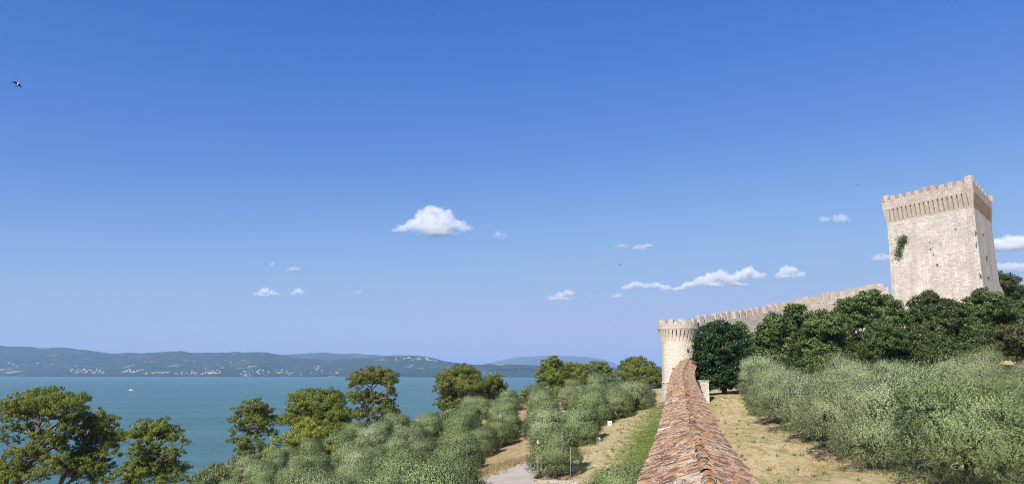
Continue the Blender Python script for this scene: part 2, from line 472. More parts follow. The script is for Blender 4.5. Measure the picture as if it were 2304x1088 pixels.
gx = np.r_[np.arange(-150, -60, 6.0), np.arange(-60, 60, 1.5), np.arange(60, 130, 3.0), np.arange(130, 300, 8.0)]
gy = np.r_[np.arange(-60, 20, 5.0), np.arange(20, 130, 1.5), np.arange(130, 230, 3.0), np.arange(230, 360, 6.0)]
GX, GY = np.meshgrid(gx, gy)
GZ = ground_z(GX, GY)
GZ = GZ + 0.10 * fbm(GX * 0.35, GY * 0.35, 3) * smooth(-60, -40, GX)
ws = wall_side(GX, GY)
nz = fbm(GX * 0.12, GY * 0.12, 11, 4)
green = (np.exp(-((ws + 3.6) / 2.9) ** 2) * smooth(120, 70, GY) * 1.35 + np.exp(-((ws - 2.6) / 1.3) ** 2) * 0.55 * smooth(60, 110, GY)
         + 0.25 * nz + 0.12) * 1.0
green = np.clip(green, 0, 1)
dirt = np.clip(smooth(-14, -24, ws) * 0.7 + 0.3 * fbm(GX * 0.2, GY * 0.2, 29), 0, 1)
m, ns, ls, out = mat('dry_meadow')
tc = ns.new('ShaderNodeTexCoord')
ag = ns.new('ShaderNodeAttribute'); ag.attribute_name = 'green'
ad = ns.new('ShaderNodeAttribute'); ad.attribute_name = 'dirt'
f1 = noise(ns, ls, tc.outputs['Object'], 0.55, 6, 0.65)
f2 = noise(ns, ls, tc.outputs['Object'], 6.0, 5, 0.7)
mp = ns.new('ShaderNodeMapping'); mp.inputs['Scale'].default_value = (1.2, 0.25, 1); ls.new(tc.outputs['Object'], mp.inputs[0])
f3 = noise(ns, ls, mp.outputs[0], 1.4, 4, 0.6)
straw = ramp(ns, ls, f1, [(0.25, (0.40, 0.315, 0.18)), (0.5, (0.50, 0.40, 0.245)), (0.75, (0.57, 0.475, 0.31))])
straw = mixc(ns, ls, ramp(ns, ls, f3, [(0.46, (0,) * 3), (0.62, (0.8,) * 3)]), straw, (0.25, 0.25, 0.09))
gr = ramp(ns, ls, f2, [(0.3, (0.085, 0.165, 0.02)), (0.7, (0.19, 0.27, 0.05))])
gfac = math_(ns, ls, 'ADD', ag.outputs['Fac'], math_(ns, ls, 'MULTIPLY_ADD', f1, 1.1))
gfac.node.inputs[1].links[0].from_node.inputs[2].default_value = -0.62
cc = mixc(ns, ls, ramp(ns, ls, gfac, [(0.25, (0,) * 3), (0.75, (0.9,) * 3)]), straw, gr)
cc = mixc(ns, ls, math_(ns, ls, 'MULTIPLY', ad.outputs['Fac'], 0.75), cc, (0.30, 0.19, 0.105))
cc = mixc(ns, ls, ramp(ns, ls, f2, [(0.35, (0.35,) * 3), (0.65, (0,) * 3)]), cc, (0.17, 0.13, 0.06))
bsdf(ns, ls, out, cc, 0.97, 0.05, f2, 0.12, 0.8)
M['ground'] = m
V = np.stack([GX, GY, GZ], -1).reshape(-1, 3)
me = mesh_np('ground', V, grid_faces(len(gy), len(gx)), M['ground'], smooth_=True, attr={'green': green.ravel(), 'dirt': dirt.ravel()})
link(bpy.data.objects.new('ground', me), kind='structure')

# road sheet with the pale track, kerb
m, ns, ls, out = mat('worn_asphalt')
tc = ns.new('ShaderNodeTexCoord')
f1 = noise(ns, ls, tc.outputs['Object'], 0.5, 5, 0.6); f2 = noise(ns, ls, tc.outputs['Object'], 14, 4, 0.7)
cc = ramp(ns, ls, f1, [(0.3, (0.36, 0.315, 0.275)), (0.7, (0.50, 0.44, 0.385))])
cc = mixc(ns, ls, math_(ns, ls, 'MULTIPLY', f2, 0.4), cc, (0.14, 0.125, 0.11))
bsdf(ns, ls, out, cc, 0.92, 0.15, f2, 0.01, 0.5)
M['road'] = m
L = resample(ROAD_L, 0.5); R = resample(ROAD_R, 0.5)
k = 60
L = np.stack([np.interp(np.linspace(0, 1, k), np.linspace(0, 1, len(L)), L[:, i]) for i in range(3)], -1)
R = np.stack([np.interp(np.linspace(0, 1, k), np.linspace(0, 1, len(R)), R[:, i]) for i in range(3)], -1)
tt = np.linspace(0, 1, 16)[None, :, None]
RV = L[:, None] * (1 - tt) + R[:, None] * tt
RV[..., 2] = ground_z(RV[..., 0], RV[..., 1]) + 0.14
me = mesh_np('road', RV.reshape(-1, 3), grid_faces(k, 16), M['road'], smooth_=True)
link(bpy.data.objects.new('road', me), kind='structure')
def on_road(x, y):
    y0 = min(L[:, 1].min(), R[:, 1].min()) ; y1 = 96
    o = np.argsort(L[:, 1]); o2 = np.argsort(R[:, 1])
    return y0 < y < y1 and np.interp(y, L[o, 1], L[o, 0]) - 1.0 < x < np.interp(y, R[o2, 1], R[o2, 0]) + 1.0

# ------------------------------------------------------------------ lake
m, ns, ls, out = mat('lake_water')
tc = ns.new('ShaderNodeTexCoord')
mp = ns.new('ShaderNodeMapping'); mp.inputs['Scale'].default_value = (0.55, 1.0, 1); mp.inputs['Rotation'].default_value = (0, 0, 0.25); ls.new(tc.outputs['Object'], mp.inputs[0])
w1 = noise(ns, ls, mp.outputs[0], 0.16, 4, 0.6)
w2 = noise(ns, ls, mp.outputs[0], 0.9, 3, 0.6)
h = math_(ns, ls, 'ADD', math_(ns, ls, 'MULTIPLY', w1, 4.0), math_(ns, ls, 'MULTIPLY', w2, 0.9))
mq = ns.new('ShaderNodeMapping'); mq.inputs['Scale'].default_value = (0.35, 1.6, 1); mq.inputs['Rotation'].default_value = (0, 0, 0.12); ls.new(tc.outputs['Object'], mq.inputs[0])
pt = noise(ns, ls, mq.outputs[0], 0.006, 6, 0.72)
cc = ramp(ns, ls, pt, [(0.32, (0.046, 0.117, 0.134)), (0.68, (0.078, 0.168, 0.182))])
b = bsdf(ns, ls, out, cc, 0.28, 0.05, h, 0.55, 1.0)
b.inputs['IOR'].default_value = 1.2
M['water'] = m
S = 35000.0
n = 24
q = np.linspace(-1, 1, n); q = np.sign(q) * np.abs(q) ** 2 * S
QX, QY = np.meshgrid(q, q)
me = mesh_np('lake', np.stack([QX, QY, 0 * QX], -1).reshape(-1, 3), grid_faces(n, n), M['water'])
link(bpy.data.objects.new('lake', me), kind='structure')

# ------------------------------------------------------------------ far hills
def hill_mat(name, wood, field, pale, fs):
    m, ns, ls, out = mat(name)
    tc = ns.new('ShaderNodeTexCoord')
    f1 = noise(ns, ls, tc.outputs['Object'], 0.004 * fs, 6, 0.68)
    f2 = noise(ns, ls, tc.outputs['Object'], 0.02 * fs, 4, 0.65)
    mp = ns.new('ShaderNodeMapping'); mp.inputs['Scale'].default_value = (1, 0.7, 2.5); ls.new(tc.outputs['Object'], mp.inputs[0])
    f3 = noise(ns, ls, mp.outputs[0], 0.0026 * fs, 5, 0.7)
    c = ramp(ns, ls, f2, [(0.35, tuple(q * .65 for q in wood)), (0.65, tuple(q * 1.3 for q in wood))])
    c = mixc(ns, ls, ramp(ns, ls, f1, [(0.50, (0,) * 3), (0.62, (0.75,) * 3)]), c, field)
    c = mixc(ns, ls, ramp(ns, ls, f3, [(0.61, (0,) * 3), (0.66, (0.85,) * 3)]), c, pale)
    bsdf(ns, ls, out, c, 1.0, 0.0, f2, 25.0, 0.6)
    return m
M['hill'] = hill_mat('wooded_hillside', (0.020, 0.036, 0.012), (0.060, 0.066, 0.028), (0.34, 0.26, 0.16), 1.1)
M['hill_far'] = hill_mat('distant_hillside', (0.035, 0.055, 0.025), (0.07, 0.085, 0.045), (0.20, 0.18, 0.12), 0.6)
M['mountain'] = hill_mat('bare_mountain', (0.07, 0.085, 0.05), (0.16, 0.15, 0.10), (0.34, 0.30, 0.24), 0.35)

SKY_NEAR = [(-900, 800), (-600, 770), (-300, 786), (-100, 770), (0, 775), (25, 778), (75, 779), (100, 782), (150, 781), (200, 786), (230, 790), (262, 795), (300, 793), (330, 794), (380, 791), (415, 789),
            (440, 793), (480, 793), (530, 793), (580, 791), (605, 792), (640, 798), (680, 806), (740, 808), (800, 806), (860, 801), (900, 798.5), (940, 799.5), (970, 803), (1000, 811), (1040, 817),
            (1075, 820), (1100, 818.5), (1150, 819), (1200, 821), (1300, 824), (1400, 827), (1520, 830), (1700, 824), (1900, 815), (2200, 822), (2600, 805), (3200, 815)]
SKY_MID = [(-900, 815), (0, 812), (300, 806), (480, 800), (520, 793), (537, 789.5), (553, 793), (600, 800), (640, 798), (700, 794), (735, 792.3), (770, 796), (800, 794.5), (850, 797.5), (880, 801), (930, 808), (1000, 818), (1200, 826), (1600, 824), (2300, 815), (3200, 820)]
SKY_FAR = [(700, 836), (1000, 830), (1090, 819), (1120, 811), (1170, 802), (1220, 799), (1290, 800), (1330, 803), (1370, 812), (1392, 822), (1430, 829), (1550, 834), (1700, 836)]
def shore_depth(px):
    px = np.asarray(px, float)
    return np.interp(px, [-900, 0, 300, 600, 900, 1200, 1500, 2000, 3200], [9000, 8600, 8000, 7700, 7300, 6900, 6800, 6800, 7000]) + 130 * fbm(px * 0.02, px * 0, 5)
def depth_z(px, py, D):
    r = ray(px, py); return EYE + r[2] / r[1] * D
def hills(name, prof, d_shore, d_ridge, material, px0, px1, step, amp, seed, rows=70, gully=1.0):
    pxs = np.arange(px0, px1 + 1, step, dtype=float)
    ys = np.interp(pxs, [p[0] for p in prof], [p[1] for p in prof])
    ys = ys - 0.9 * fbm(pxs * 0.09, pxs * 0 + seed, seed, 4)
    ds = d_shore(pxs); dr = d_ridge(pxs)
    H = np.array([depth_z(a, b, c) for a, b, c in zip(pxs, ys, dr)])
    T = np.r_[np.linspace(-0.02, 1.0, rows), np.linspace(1.05, 1.6, 8)]
    D = ds[:, None] + (dr - ds)[:, None] * T[None]
    base = np.where(T < 1, np.clip(T, 0, 1) ** 1.15, 1 - 1.2 * (T - 1) ** 1.2)[None] * H[:, None]
    U = (pxs[:, None] - IW / 2) / F * D
    n = fbm(U / 900.0, D / 1300.0, seed, 5, 2.0, 0.55) * amp * (np.clip(T, 0, 1) * np.clip(1 - T, 0, 1) * 3.2)[None] * gully
    rid = (1 - np.abs(fbm(U / 700.0, D / 1500.0, seed + 40, 4))) ** 2 * amp * 0.6 * (np.clip(T, 0, 1) * np.clip(1 - T, 0, 1) * 3.2)[None] * gully
    Z = base + n - rid
    # keep everything in front of the crest under the crest's sight line
    lim = EYE + (H[:, None] - EYE) * (D / dr[:, None])
    Z = np.where(T[None] < 0.98, np.minimum(Z, lim - 6 * (1 - T[None])), Z)
    Z = np.where(T[None] <= 0.0, -3.0, np.maximum(Z, 1.0 + 0 * Z))
    v = np.stack([U, D, Z], -1)
    me = mesh_np(name, v.reshape(-1, 3), grid_faces(len(pxs), len(T)), material, smooth_=True)
    me.flip_normals()
    link(bpy.data.objects.new(name, me), kind='structure')
    return pxs, T, v
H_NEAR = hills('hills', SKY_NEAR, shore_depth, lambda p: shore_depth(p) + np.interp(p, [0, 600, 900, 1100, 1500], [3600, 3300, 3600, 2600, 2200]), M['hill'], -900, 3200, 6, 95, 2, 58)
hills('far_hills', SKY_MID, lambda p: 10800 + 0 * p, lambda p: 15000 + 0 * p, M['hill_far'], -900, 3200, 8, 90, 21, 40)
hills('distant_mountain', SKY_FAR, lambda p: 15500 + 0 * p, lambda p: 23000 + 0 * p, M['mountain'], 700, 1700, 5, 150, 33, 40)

# ------------------------------------------------------------------ haze
m, ns, ls, out = mat('summer_haze')
pv = ns.new('ShaderNodeVolumePrincipled')
pv.inputs['Color'].default_value = (0.42, 0.645, 0.975, 1)
pv.inputs['Density'].default_value = 4.8e-5
pv.inputs['Anisotropy'].default_value = 0.0
ls.new(pv.outputs[0], out.inputs['Volume'])
hz = MB(); hz.box((0, 0, -16), (36000, 0, 0), (0, 36000, 0), (0, 0, 716))
hz.build('haze', m, kind='stuff')

# ------------------------------------------------------------------ clouds: closed bodies of dense vapour
def cloud_mat(name, dens):
    m, ns, ls, out = mat(name)
    v = ns.new('ShaderNodeVolumePrincipled')
    v.inputs['Color'].default_value = (0.997, 0.997, 0.998, 1)
    v.inputs['Density'].default_value = dens
    v.inputs['Anisotropy'].default_value = -0.1
    ls.new(v.outputs[0], out.inputs['Volume'])
    return m
def wisp_mat(name, dens, scale):
    m, ns, ls, out = mat(name)
    g = ns.new('ShaderNodeNewGeometry')
    f = noise(ns, ls, g.outputs['Position'], scale, 5, 0.62)
    d = math_(ns, ls, 'MULTIPLY', math_(ns, ls, 'SUBTRACT', f, 0.42, True), dens * 6.0)
    v = ns.new('ShaderNodeVolumePrincipled')
    v.inputs['Color'].default_value = (0.997, 0.997, 0.998, 1)
    ls.new(d, v.inputs['Density'])
    ls.new(v.outputs[0], out.inputs['Volume'])
    m.cycles.volume_step_rate = 2.0
    return m
M['cloud'] = cloud_mat('cumulus_vapour', 0.009)
M['cloud_thin'] = wisp_mat('wispy_vapour', 0.0075, 0.012)
M['fringe'] = wisp_mat('cloud_fringe_vapour', 0.0060, 0.014)
def icosphere(n=2):
    import bmesh
    bm = bmesh.new(); bmesh.ops.create_icosphere(bm, subdivisions=n, radius=1)
    v = np.array([q.co[:] for q in bm.verts]); f = np.array([[w.index for w in q.verts] for q in bm.faces]); bm.free()
    return v, f
ICO_V, ICO_F = icosphere(2)
PUF_V, PUF_F = icosphere(1)
ctex = bpy.data.textures.new('cloud_billow', 'CLOUDS'); ctex.noise_depth = 5; ctex.noise_scale = 60.0
def cloud(label, D, blobs, material, seed, puffs=40):
    """blobs: (px, py, rx, ry) in photo pixels, each a heap of puffs over a flat base"""
    px0 = np.mean([b[0] for b in blobs]); py0 = np.mean([b[1] for b in blobs])
    c = at(px0, py0, D); k = D / F
    size = max(b[0] + b[2] for b in blobs) - min(b[0] - b[2] for b in blobs)
    floor_z = (at(px0, max(b[1] + b[3] * .55 for b in blobs), D) - c)[2]
    def heap(grow, sd, nm, material, parent, disp):
        rs = np.random.default_rng(sd)
        vs_, fs_ = [], []; nb = 0
        for (bx, by, rx, ry) in blobs:
            b = at(bx, by, D) - c
            todo = [(b, np.array([rx * .72, rx * 0.62, ry * .66]) * k)]
            for i in range(puffs):
                a = rs.uniform(0, 2 * math.pi); e = rs.uniform(-0.35, 1); w = math.sqrt(max(0, 1 - e * e)) * rs.uniform(.65, 1)
                r = rs.uniform(.12, .40) * min(rx, ry * 1.25) * k
                todo.append((b + np.array([rx * math.cos(a) * w * .85, rx * .7 * math.sin(a) * w, ry * e * .82]) * k, np.array([r * 1.1, r, r * .9])))
            for q, r in todo:
                vs_.append(PUF_V * (r * grow) + q); fs_.append(PUF_F + nb); nb += len(PUF_V)
        v = np.concatenate(vs_)
        lo = v[:, 2] < floor_z                       # flat condensation base
        v[lo, 2] = floor_z + (v[lo, 2] - floor_z) * 0.25
        o = bpy.data.objects.new(nm, mesh_np(nm, v, np.concatenate(fs_), material))
        rm = o.modifiers.new('merge', 'REMESH'); rm.mode = 'VOXEL'; rm.voxel_size = max(size / 95, 0.55) * k; rm.use_smooth_shade = True
        dp = o.modifiers.new('billow', 'DISPLACE'); dp.texture = ctex; dp.texture_coords = 'GLOBAL'; dp.strength = disp * k; dp.mid_level = 0.5
        return o
    o = heap(.92 if material is M['cloud'] else 1.1, seed, 'cloud', material, None, 8.0)
    o.location = c
    link(o, None, label, 'cloud')
    f = heap(1.42, seed + 100, 'fringe', M['fringe'], o, 16.0)
    link(f, o)
    return o
cloud('large white cumulus cloud high over the lake', 7600, [(968, 478, 19, 17), (950, 486, 17, 15), (988, 481, 17, 15), (1008, 485, 15, 15), (962, 500, 34, 20), (1000, 502, 34, 20), (935, 508, 30, 15), (1025, 508, 28, 13), (912, 514, 28, 9), (1046, 515, 24, 8), (975, 516, 60, 13), (893, 519, 16, 4), (985, 526, 55, 6)], M['cloud'], 1)
cloud('small ragged cloud right of the large cumulus', 7800, [(1124, 528, 15, 9), (1132, 533, 9, 6)], M['cloud_thin'], 2)
cloud('long bank of cloud above the round tower', 12500, [(1412, 647, 18, 6), (1430, 641, 16, 8), (1452, 644, 16, 7), (1475, 643, 16, 8), (1498, 648, 18, 7), (1525, 650, 18, 6), (1550, 642, 18, 9), (1575, 634, 16, 12), (1600, 627, 18, 14), (1622, 618, 14, 13), (1640, 630, 22, 12), (1665, 622, 16, 12), (1684, 612, 18, 12), (1700, 622, 18, 11), (1718, 620, 8, 8), (1600, 641, 34, 5), (1660, 640, 30, 4)], M['cloud'], 3)
cloud('rounded cloud at the right end of the long bank', 12500, [(1768, 611, 14, 13), (1782, 612, 14, 13), (1755, 621, 14, 7), (1800, 618, 14, 8), (1772, 622, 24, 6)], M['cloud'], 4)
cloud('low wedge of cloud left of the long bank', 14500, [(1280, 660, 13, 8), (1262, 665, 15, 7), (1245, 670, 15, 5), (1272, 672, 18, 5)], M['cloud'], 5)
cloud('tiny cloud under the left end of the long bank', 14500, [(1390, 666, 15, 5)], M['cloud_thin'], 6)
cloud('thin pair of wisps between the cumulus and the tower', 10000, [(1400, 553, 15, 5), (1438, 556, 20, 6), (1458, 552, 14, 5)], M['cloud_thin'], 7)
cloud('pink-white puffs left of the keep', 9000, [(1857, 495, 13, 7), (1892, 493, 20, 10)], M['cloud_thin'], 8)
cloud('faint wisp touching the left edge of the keep', 10500, [(1985, 580, 26, 9)], M['cloud_thin'], 9)
cloud('large cloud behind the right edge of the keep', 9500, [(2262, 555, 55, 16), (2285, 540, 45, 12), (2320, 550, 50, 20), (2240, 545, 22, 10)], M['cloud'], 10)
cloud('lower hazy cloud right of the keep', 11500, [(2270, 600, 50, 10), (2320, 604, 40, 9)], M['cloud_thin'], 11)
cloud('low left cloud of the small pair over the hills', 16000, [(596, 656, 14, 8), (610, 659, 13, 6), (582, 661, 12, 5), (598, 664, 18, 3), (622, 662, 8, 4)], M['cloud'], 12)
cloud('low right cloud of the small pair over the hills', 16000, [(672, 656, 11, 7), (662, 660, 9, 4), (680, 659, 9, 5)], M['cloud'], 13)
cloud('thin flat cloud above the small pair', 12500, [(663, 605, 20, 4)], M['cloud_thin'], 14)
cloud('tiny speck of cloud above the small pair, leftmost', 12500, [(612, 595, 6, 4)], M['cloud_thin'], 15)
cloud('tiny slanted cloud between the small pair and the wedge', 16000, [(810, 657, 8, 4)], M['cloud_thin'], 16)
# ------------------------------------------------------------------ triangular keep
M['parapet'] = masonry('parapet_stone', (0.63, 0.55, 0.47), (0.50, 0.42, 0.35), (0.70, 0.63, 0.55), (0.33, 0.28, 0.24), 0.5, 0.22, 0.3, 0.3)
def unit(v): v = np.array(v, float); return v / np.linalg.norm(v)
Z3 = np.array([0, 0, 1.0])
def keep():
    top = EYE + 34.0
    Cn = at(2186, 392, 125.0)[:2]; Lf = at(1983, 440, 141)[:2]; Rt = at(2229, 440, 141)[:2]
    poly = [Cn, Rt, Lf]                                   # parapet outline, counter-clockwise seen from above
    cen = (Cn + Lf + Rt) / 3
    root = empty('castle_keep', (cen[0], cen[1], EYE + 8), 'tall triangular pale stone keep with brick corbels and battlements on the hilltop', 'tower')
    root_inv = Matrix.Translation(-root.location)
    def P(mb, name, mat_, parent=root, **kw):
        o = mb.build(name, mat_, None, **kw)
        o.parent = parent
        o.matrix_parent_inverse = Matrix.Translation(-root.location) if parent is root else Matrix.Identity(4)
        return o
    def offset(poly, d):
        n = len(poly); out = []
        for i in range(n):
            a, b, c = poly[i - 1], poly[i], poly[(i + 1) % n]
            e1 = unit(b - a); e2 = unit(c - b)
            n1 = np.array([e1[1], -e1[0]]); n2 = np.array([e2[1], -e2[0]])
            bis = n1 + n2; out.append(b + bis * d / (1 + n1 @ n2) if 1 + n1 @ n2 > .2 else b + unit(bis) * d * 1.6)
        return out
    z_mer, z_cren, z_cor, z_sh = top - 0.95, top - 0.95, top - 2.75, top - 5.6
    shaft_t = offset(poly, -0.32)
    shaft_b = offset(poly, -0.06)
    zb = EYE + 6.0
    sh = MB()
    nrow = 14
    for i in range(3):
        j = (i + 1) % 3
        for r in range(nrow):
            t0, t1 = r / nrow, (r + 1) / nrow
            a0 = shaft_b[i] * (1 - t0) + shaft_t[i] * t0; b0 = shaft_b[j] * (1 - t0) + shaft_t[j] * t0
            a1 = shaft_b[i] * (1 - t1) + shaft_t[i] * t1; b1 = shaft_b[j] * (1 - t1) + shaft_t[j] * t1
            z0 = zb + (z_sh + .45 - zb) * t0; z1 = zb + (z_sh + .45 - zb) * t1
            w = np.linalg.norm(b0 - a0); o = i * 31.7
            sh.face([(*a0, z0), (*b0, z0), (*b1, z1), (*a1, z1)], [(o, z0), (o + w, z0), (o + w, z1), (o, z1)])
    P(sh, 'shaft', M['stone'])
    # parapet ring with wall thickness
    inner = offset(poly, -0.75)
    pr = MB()
    for i in range(3):
        j = (i + 1) % 3; w = np.linalg.norm(poly[j] - poly[i])
        pr.face([(*poly[i], z_cor), (*poly[j], z_cor), (*poly[j], z_cren), (*poly[i], z_cren)], [(0, 0), (w, 0), (w, 2), (0, 2)])
        pr.face([(*inner[j], z_cor), (*inner[i], z_cor), (*inner[i], z_cren), (*inner[j], z_cren)])
        pr.face([(*poly[i], z_cren), (*poly[j], z_cren), (*inner[j], z_cren), (*inner[i], z_cren)])
        pr.face([(*poly[j], z_cor), (*poly[i], z_cor), (*shaft_t[i], z_cor), (*shaft_t[j], z_cor)])
    pr.face([(*inner[0], z_cor + .1), (*inner[1], z_cor + .1), (*inner[2], z_cor + .1)])
    par = P(pr, 'parapet', M['parapet'])
    rs = np.random.default_rng(3)
    for i in range(3):
        j = (i + 1) % 3
        a, b = poly[i], poly[j]; e = unit(b - a); nrm = np.array([e[1], -e[0]]); W = np.linalg.norm(b - a)
        # merlons
        n = 11 if i != 0 else 13
        for q in range(n):
            s = 0.75 + q * (W - 1.5) / (n - 1)
            wd = 1.02 * rs.uniform(.88, 1.12) * .5; hh = rs.uniform(.62, 1.0)
            if q in (0, n - 1): wd *= 1.25; hh = 1.15
            c = a + e * s - nrm * (0.36)
            mb = MB(); mb.box((*c, z_mer - 0.003), np.array([*e, 0]) * wd, np.array([*nrm, 0]) * 0.33, Z3 * hh, taper=rs.uniform(.88, .97))
            P(mb, 'merlon', M['parapet'] if rs.random() < .7 else M['merlon'], par)
        # slanting corbels with narrow slots between
        n = 17 if i == 2 else 19
        pitch = (W - 2.6) / n
        for q in range(n):
            s0 = 1.3 + (q + .5) * pitch
            hw = pitch * 0.35
            c = a + e * s0
            mb = MB()
            prof = [(-0.335, z_sh), (-0.28, z_sh + .55), (-0.15, z_sh + 1.6), (-0.03, z_cor - .25), (-0.012, z_cor)]
            L_ = [np.array([*(c - e * hw + nrm * d), z]) for d, z in prof]
            R_ = [np.array([*(c + e * hw + nrm * d), z]) for d, z in prof]
            for k in range(len(prof) - 1):
                mb.face([L_[k], R_[k], R_[k + 1], L_[k + 1]], [(s0 - hw, prof[k][1]), (s0 + hw, prof[k][1]), (s0 + hw, prof[k + 1][1]), (s0 - hw, prof[k + 1][1])])
            bk = [np.array([*(c + e * w_ - nrm * .6), z]) for w_ in (-hw, hw) for z in (z_sh, z_cor)]
            mb.face([bk[0]] + L_ + [bk[1]]); mb.face(([bk[2]] + R_ + [bk[3]])[::-1])
            P(mb, 'corbel', M['brick'] if i == 0 else M['corbel'])
        # solid pier under the parapet corner
        h = poly[i - 1]; e0 = unit(a - h); mb = MB()
        up_ = [a - e0 * 1.28, a, a + e * 1.28]; lo_ = [shaft_t[i] - e0 * .62, shaft_t[i] + (a - shaft_t[i]) * .03, shaft_t[i] + e * .62]
        zt_ = z_cor - .002
        for k in range(2):
            mb.face([(*lo_[k], z_sh), (*lo_[k + 1], z_sh), (*up_[k + 1], zt_), (*up_[k], zt_)])
        mb.face([(*lo_[2], z_sh), (*(lo_[2] - nrm * .7), z_sh), (*(up_[2] - nrm * 1.), zt_), (*up_[2], zt_)])
        n0 = np.array([e0[1], -e0[0]])
        mb.face([(*(lo_[0] - n0 * .7), z_sh), (*lo_[0], z_sh), (*up_[0], zt_), (*(up_[0] - n0 * 1.), zt_)])
        P(mb, 'corner_pier', M['corbel'])
        # flat lintel strip that closes the slots at the top
    # projecting quoin at the near corner
    # ivy and wall plants (parts that hang on the wall)
    return dict(C=Cn, L=Lf, R=Rt, st=shaft_t, sb=shaft_b, zb=zb, zt=z_sh + .15)
KEEP = keep()
def keep_wall_point(px, py, i, j):
    """where a pixel ray meets face i-j of the keep's shaft"""
    a, b = np.array(KEEP['sb'][i]), np.array(KEEP['sb'][j]); a2 = np.array(KEEP['st'][i])
    p0 = np.array([*a, KEEP['zb']]); p1 = np.array([*b, KEEP['zb']]); p2 = np.array([*a2, KEEP['zt'] + .3])
    n = np.cross(p1 - p0, p2 - p0); n /= np.linalg.norm(n)
    r = ray(px, py); o = np.array([0, 0, EYE])
    t = ((p0 - o) @ n) / (r @ n)
    return o + r * t, (n if n @ r < 0 else -n)

def wall_plant(name, label, spots, i, j, r, n, material, seed, group=None):
    rs = np.random.default_rng(seed)
    vs_, base = [], None
    for (px, py, rx, ry) in spots:
        p, nr = keep_wall_point(px, py, i, j)
        if base is None: base = p
        h = unit(np.cross([0, 0, 1], nr))
        k = p[1] / F
        m_ = int(n * rx * ry / 60) + 12
        c = p + rs.normal(size=(m_, 1)) * .5 * rx * k * h + rs.normal(size=(m_, 1)) * .5 * ry * k * Z3 + np.abs(rs.normal(size=(m_, 1))) * r * nr
        d = nr * .5 + rs.normal(size=(m_, 3)) * .7 + np.array([0, 0, -.2])
        vs_.append(leaves_np(c, d, rs.uniform(.18, .36, m_), rs.uniform(.10, .2, m_), rs))
    v = np.concatenate(vs_) - base
    o = bpy.data.objects.new(name, leaf_mesh(name, v, material)); o.location = base
    link(o, None, label, 'plant', group)
wall_plant('wall_bush', 'green bush growing out of the left face of the keep', [(2031, 545, 12, 15), (2024, 568, 10, 13), (2037, 535, 7, 8)], 2, 0, .45, 130, M['ivy'], 5)
for n_, q in enumerate([(2194, 524, 2, 7), (2212, 527, 3, 3), (2219, 582, 2, 8), (2222, 626, 2.5, 5), (2205, 622, 2, 6)]):
    wall_plant('wall_weed', 'dark weed rooted in the right face of the keep, ' + ORD[n_] + ' from the top' if n_ < 2 else 'dark weed low on the right keep face, ' + ('above the lowest two', 'longest of all', 'shorter, left of the longest')[n_ - 2], [q], 0, 1, .12, 80, M['oak'], 60 + n_, 'weeds on the keep')
for n_, (q, w_) in enumerate(zip([(2150, 515, 2, 2), (2092, 545, 2, 2), (2094, 560, 1.5, 2), (2101, 572, 1.5, 2), (2110, 595, 2, 1.5)], ['highest', 'second highest', 'middle', 'second lowest', 'lowest'])):
    wall_plant('wall_weed', 'tiny dark tuft on the left face of the keep, the ' + w_ + ' of five', [q], 2, 0, .06, 8, M['oak'], 80 + n_, 'weeds on the keep')

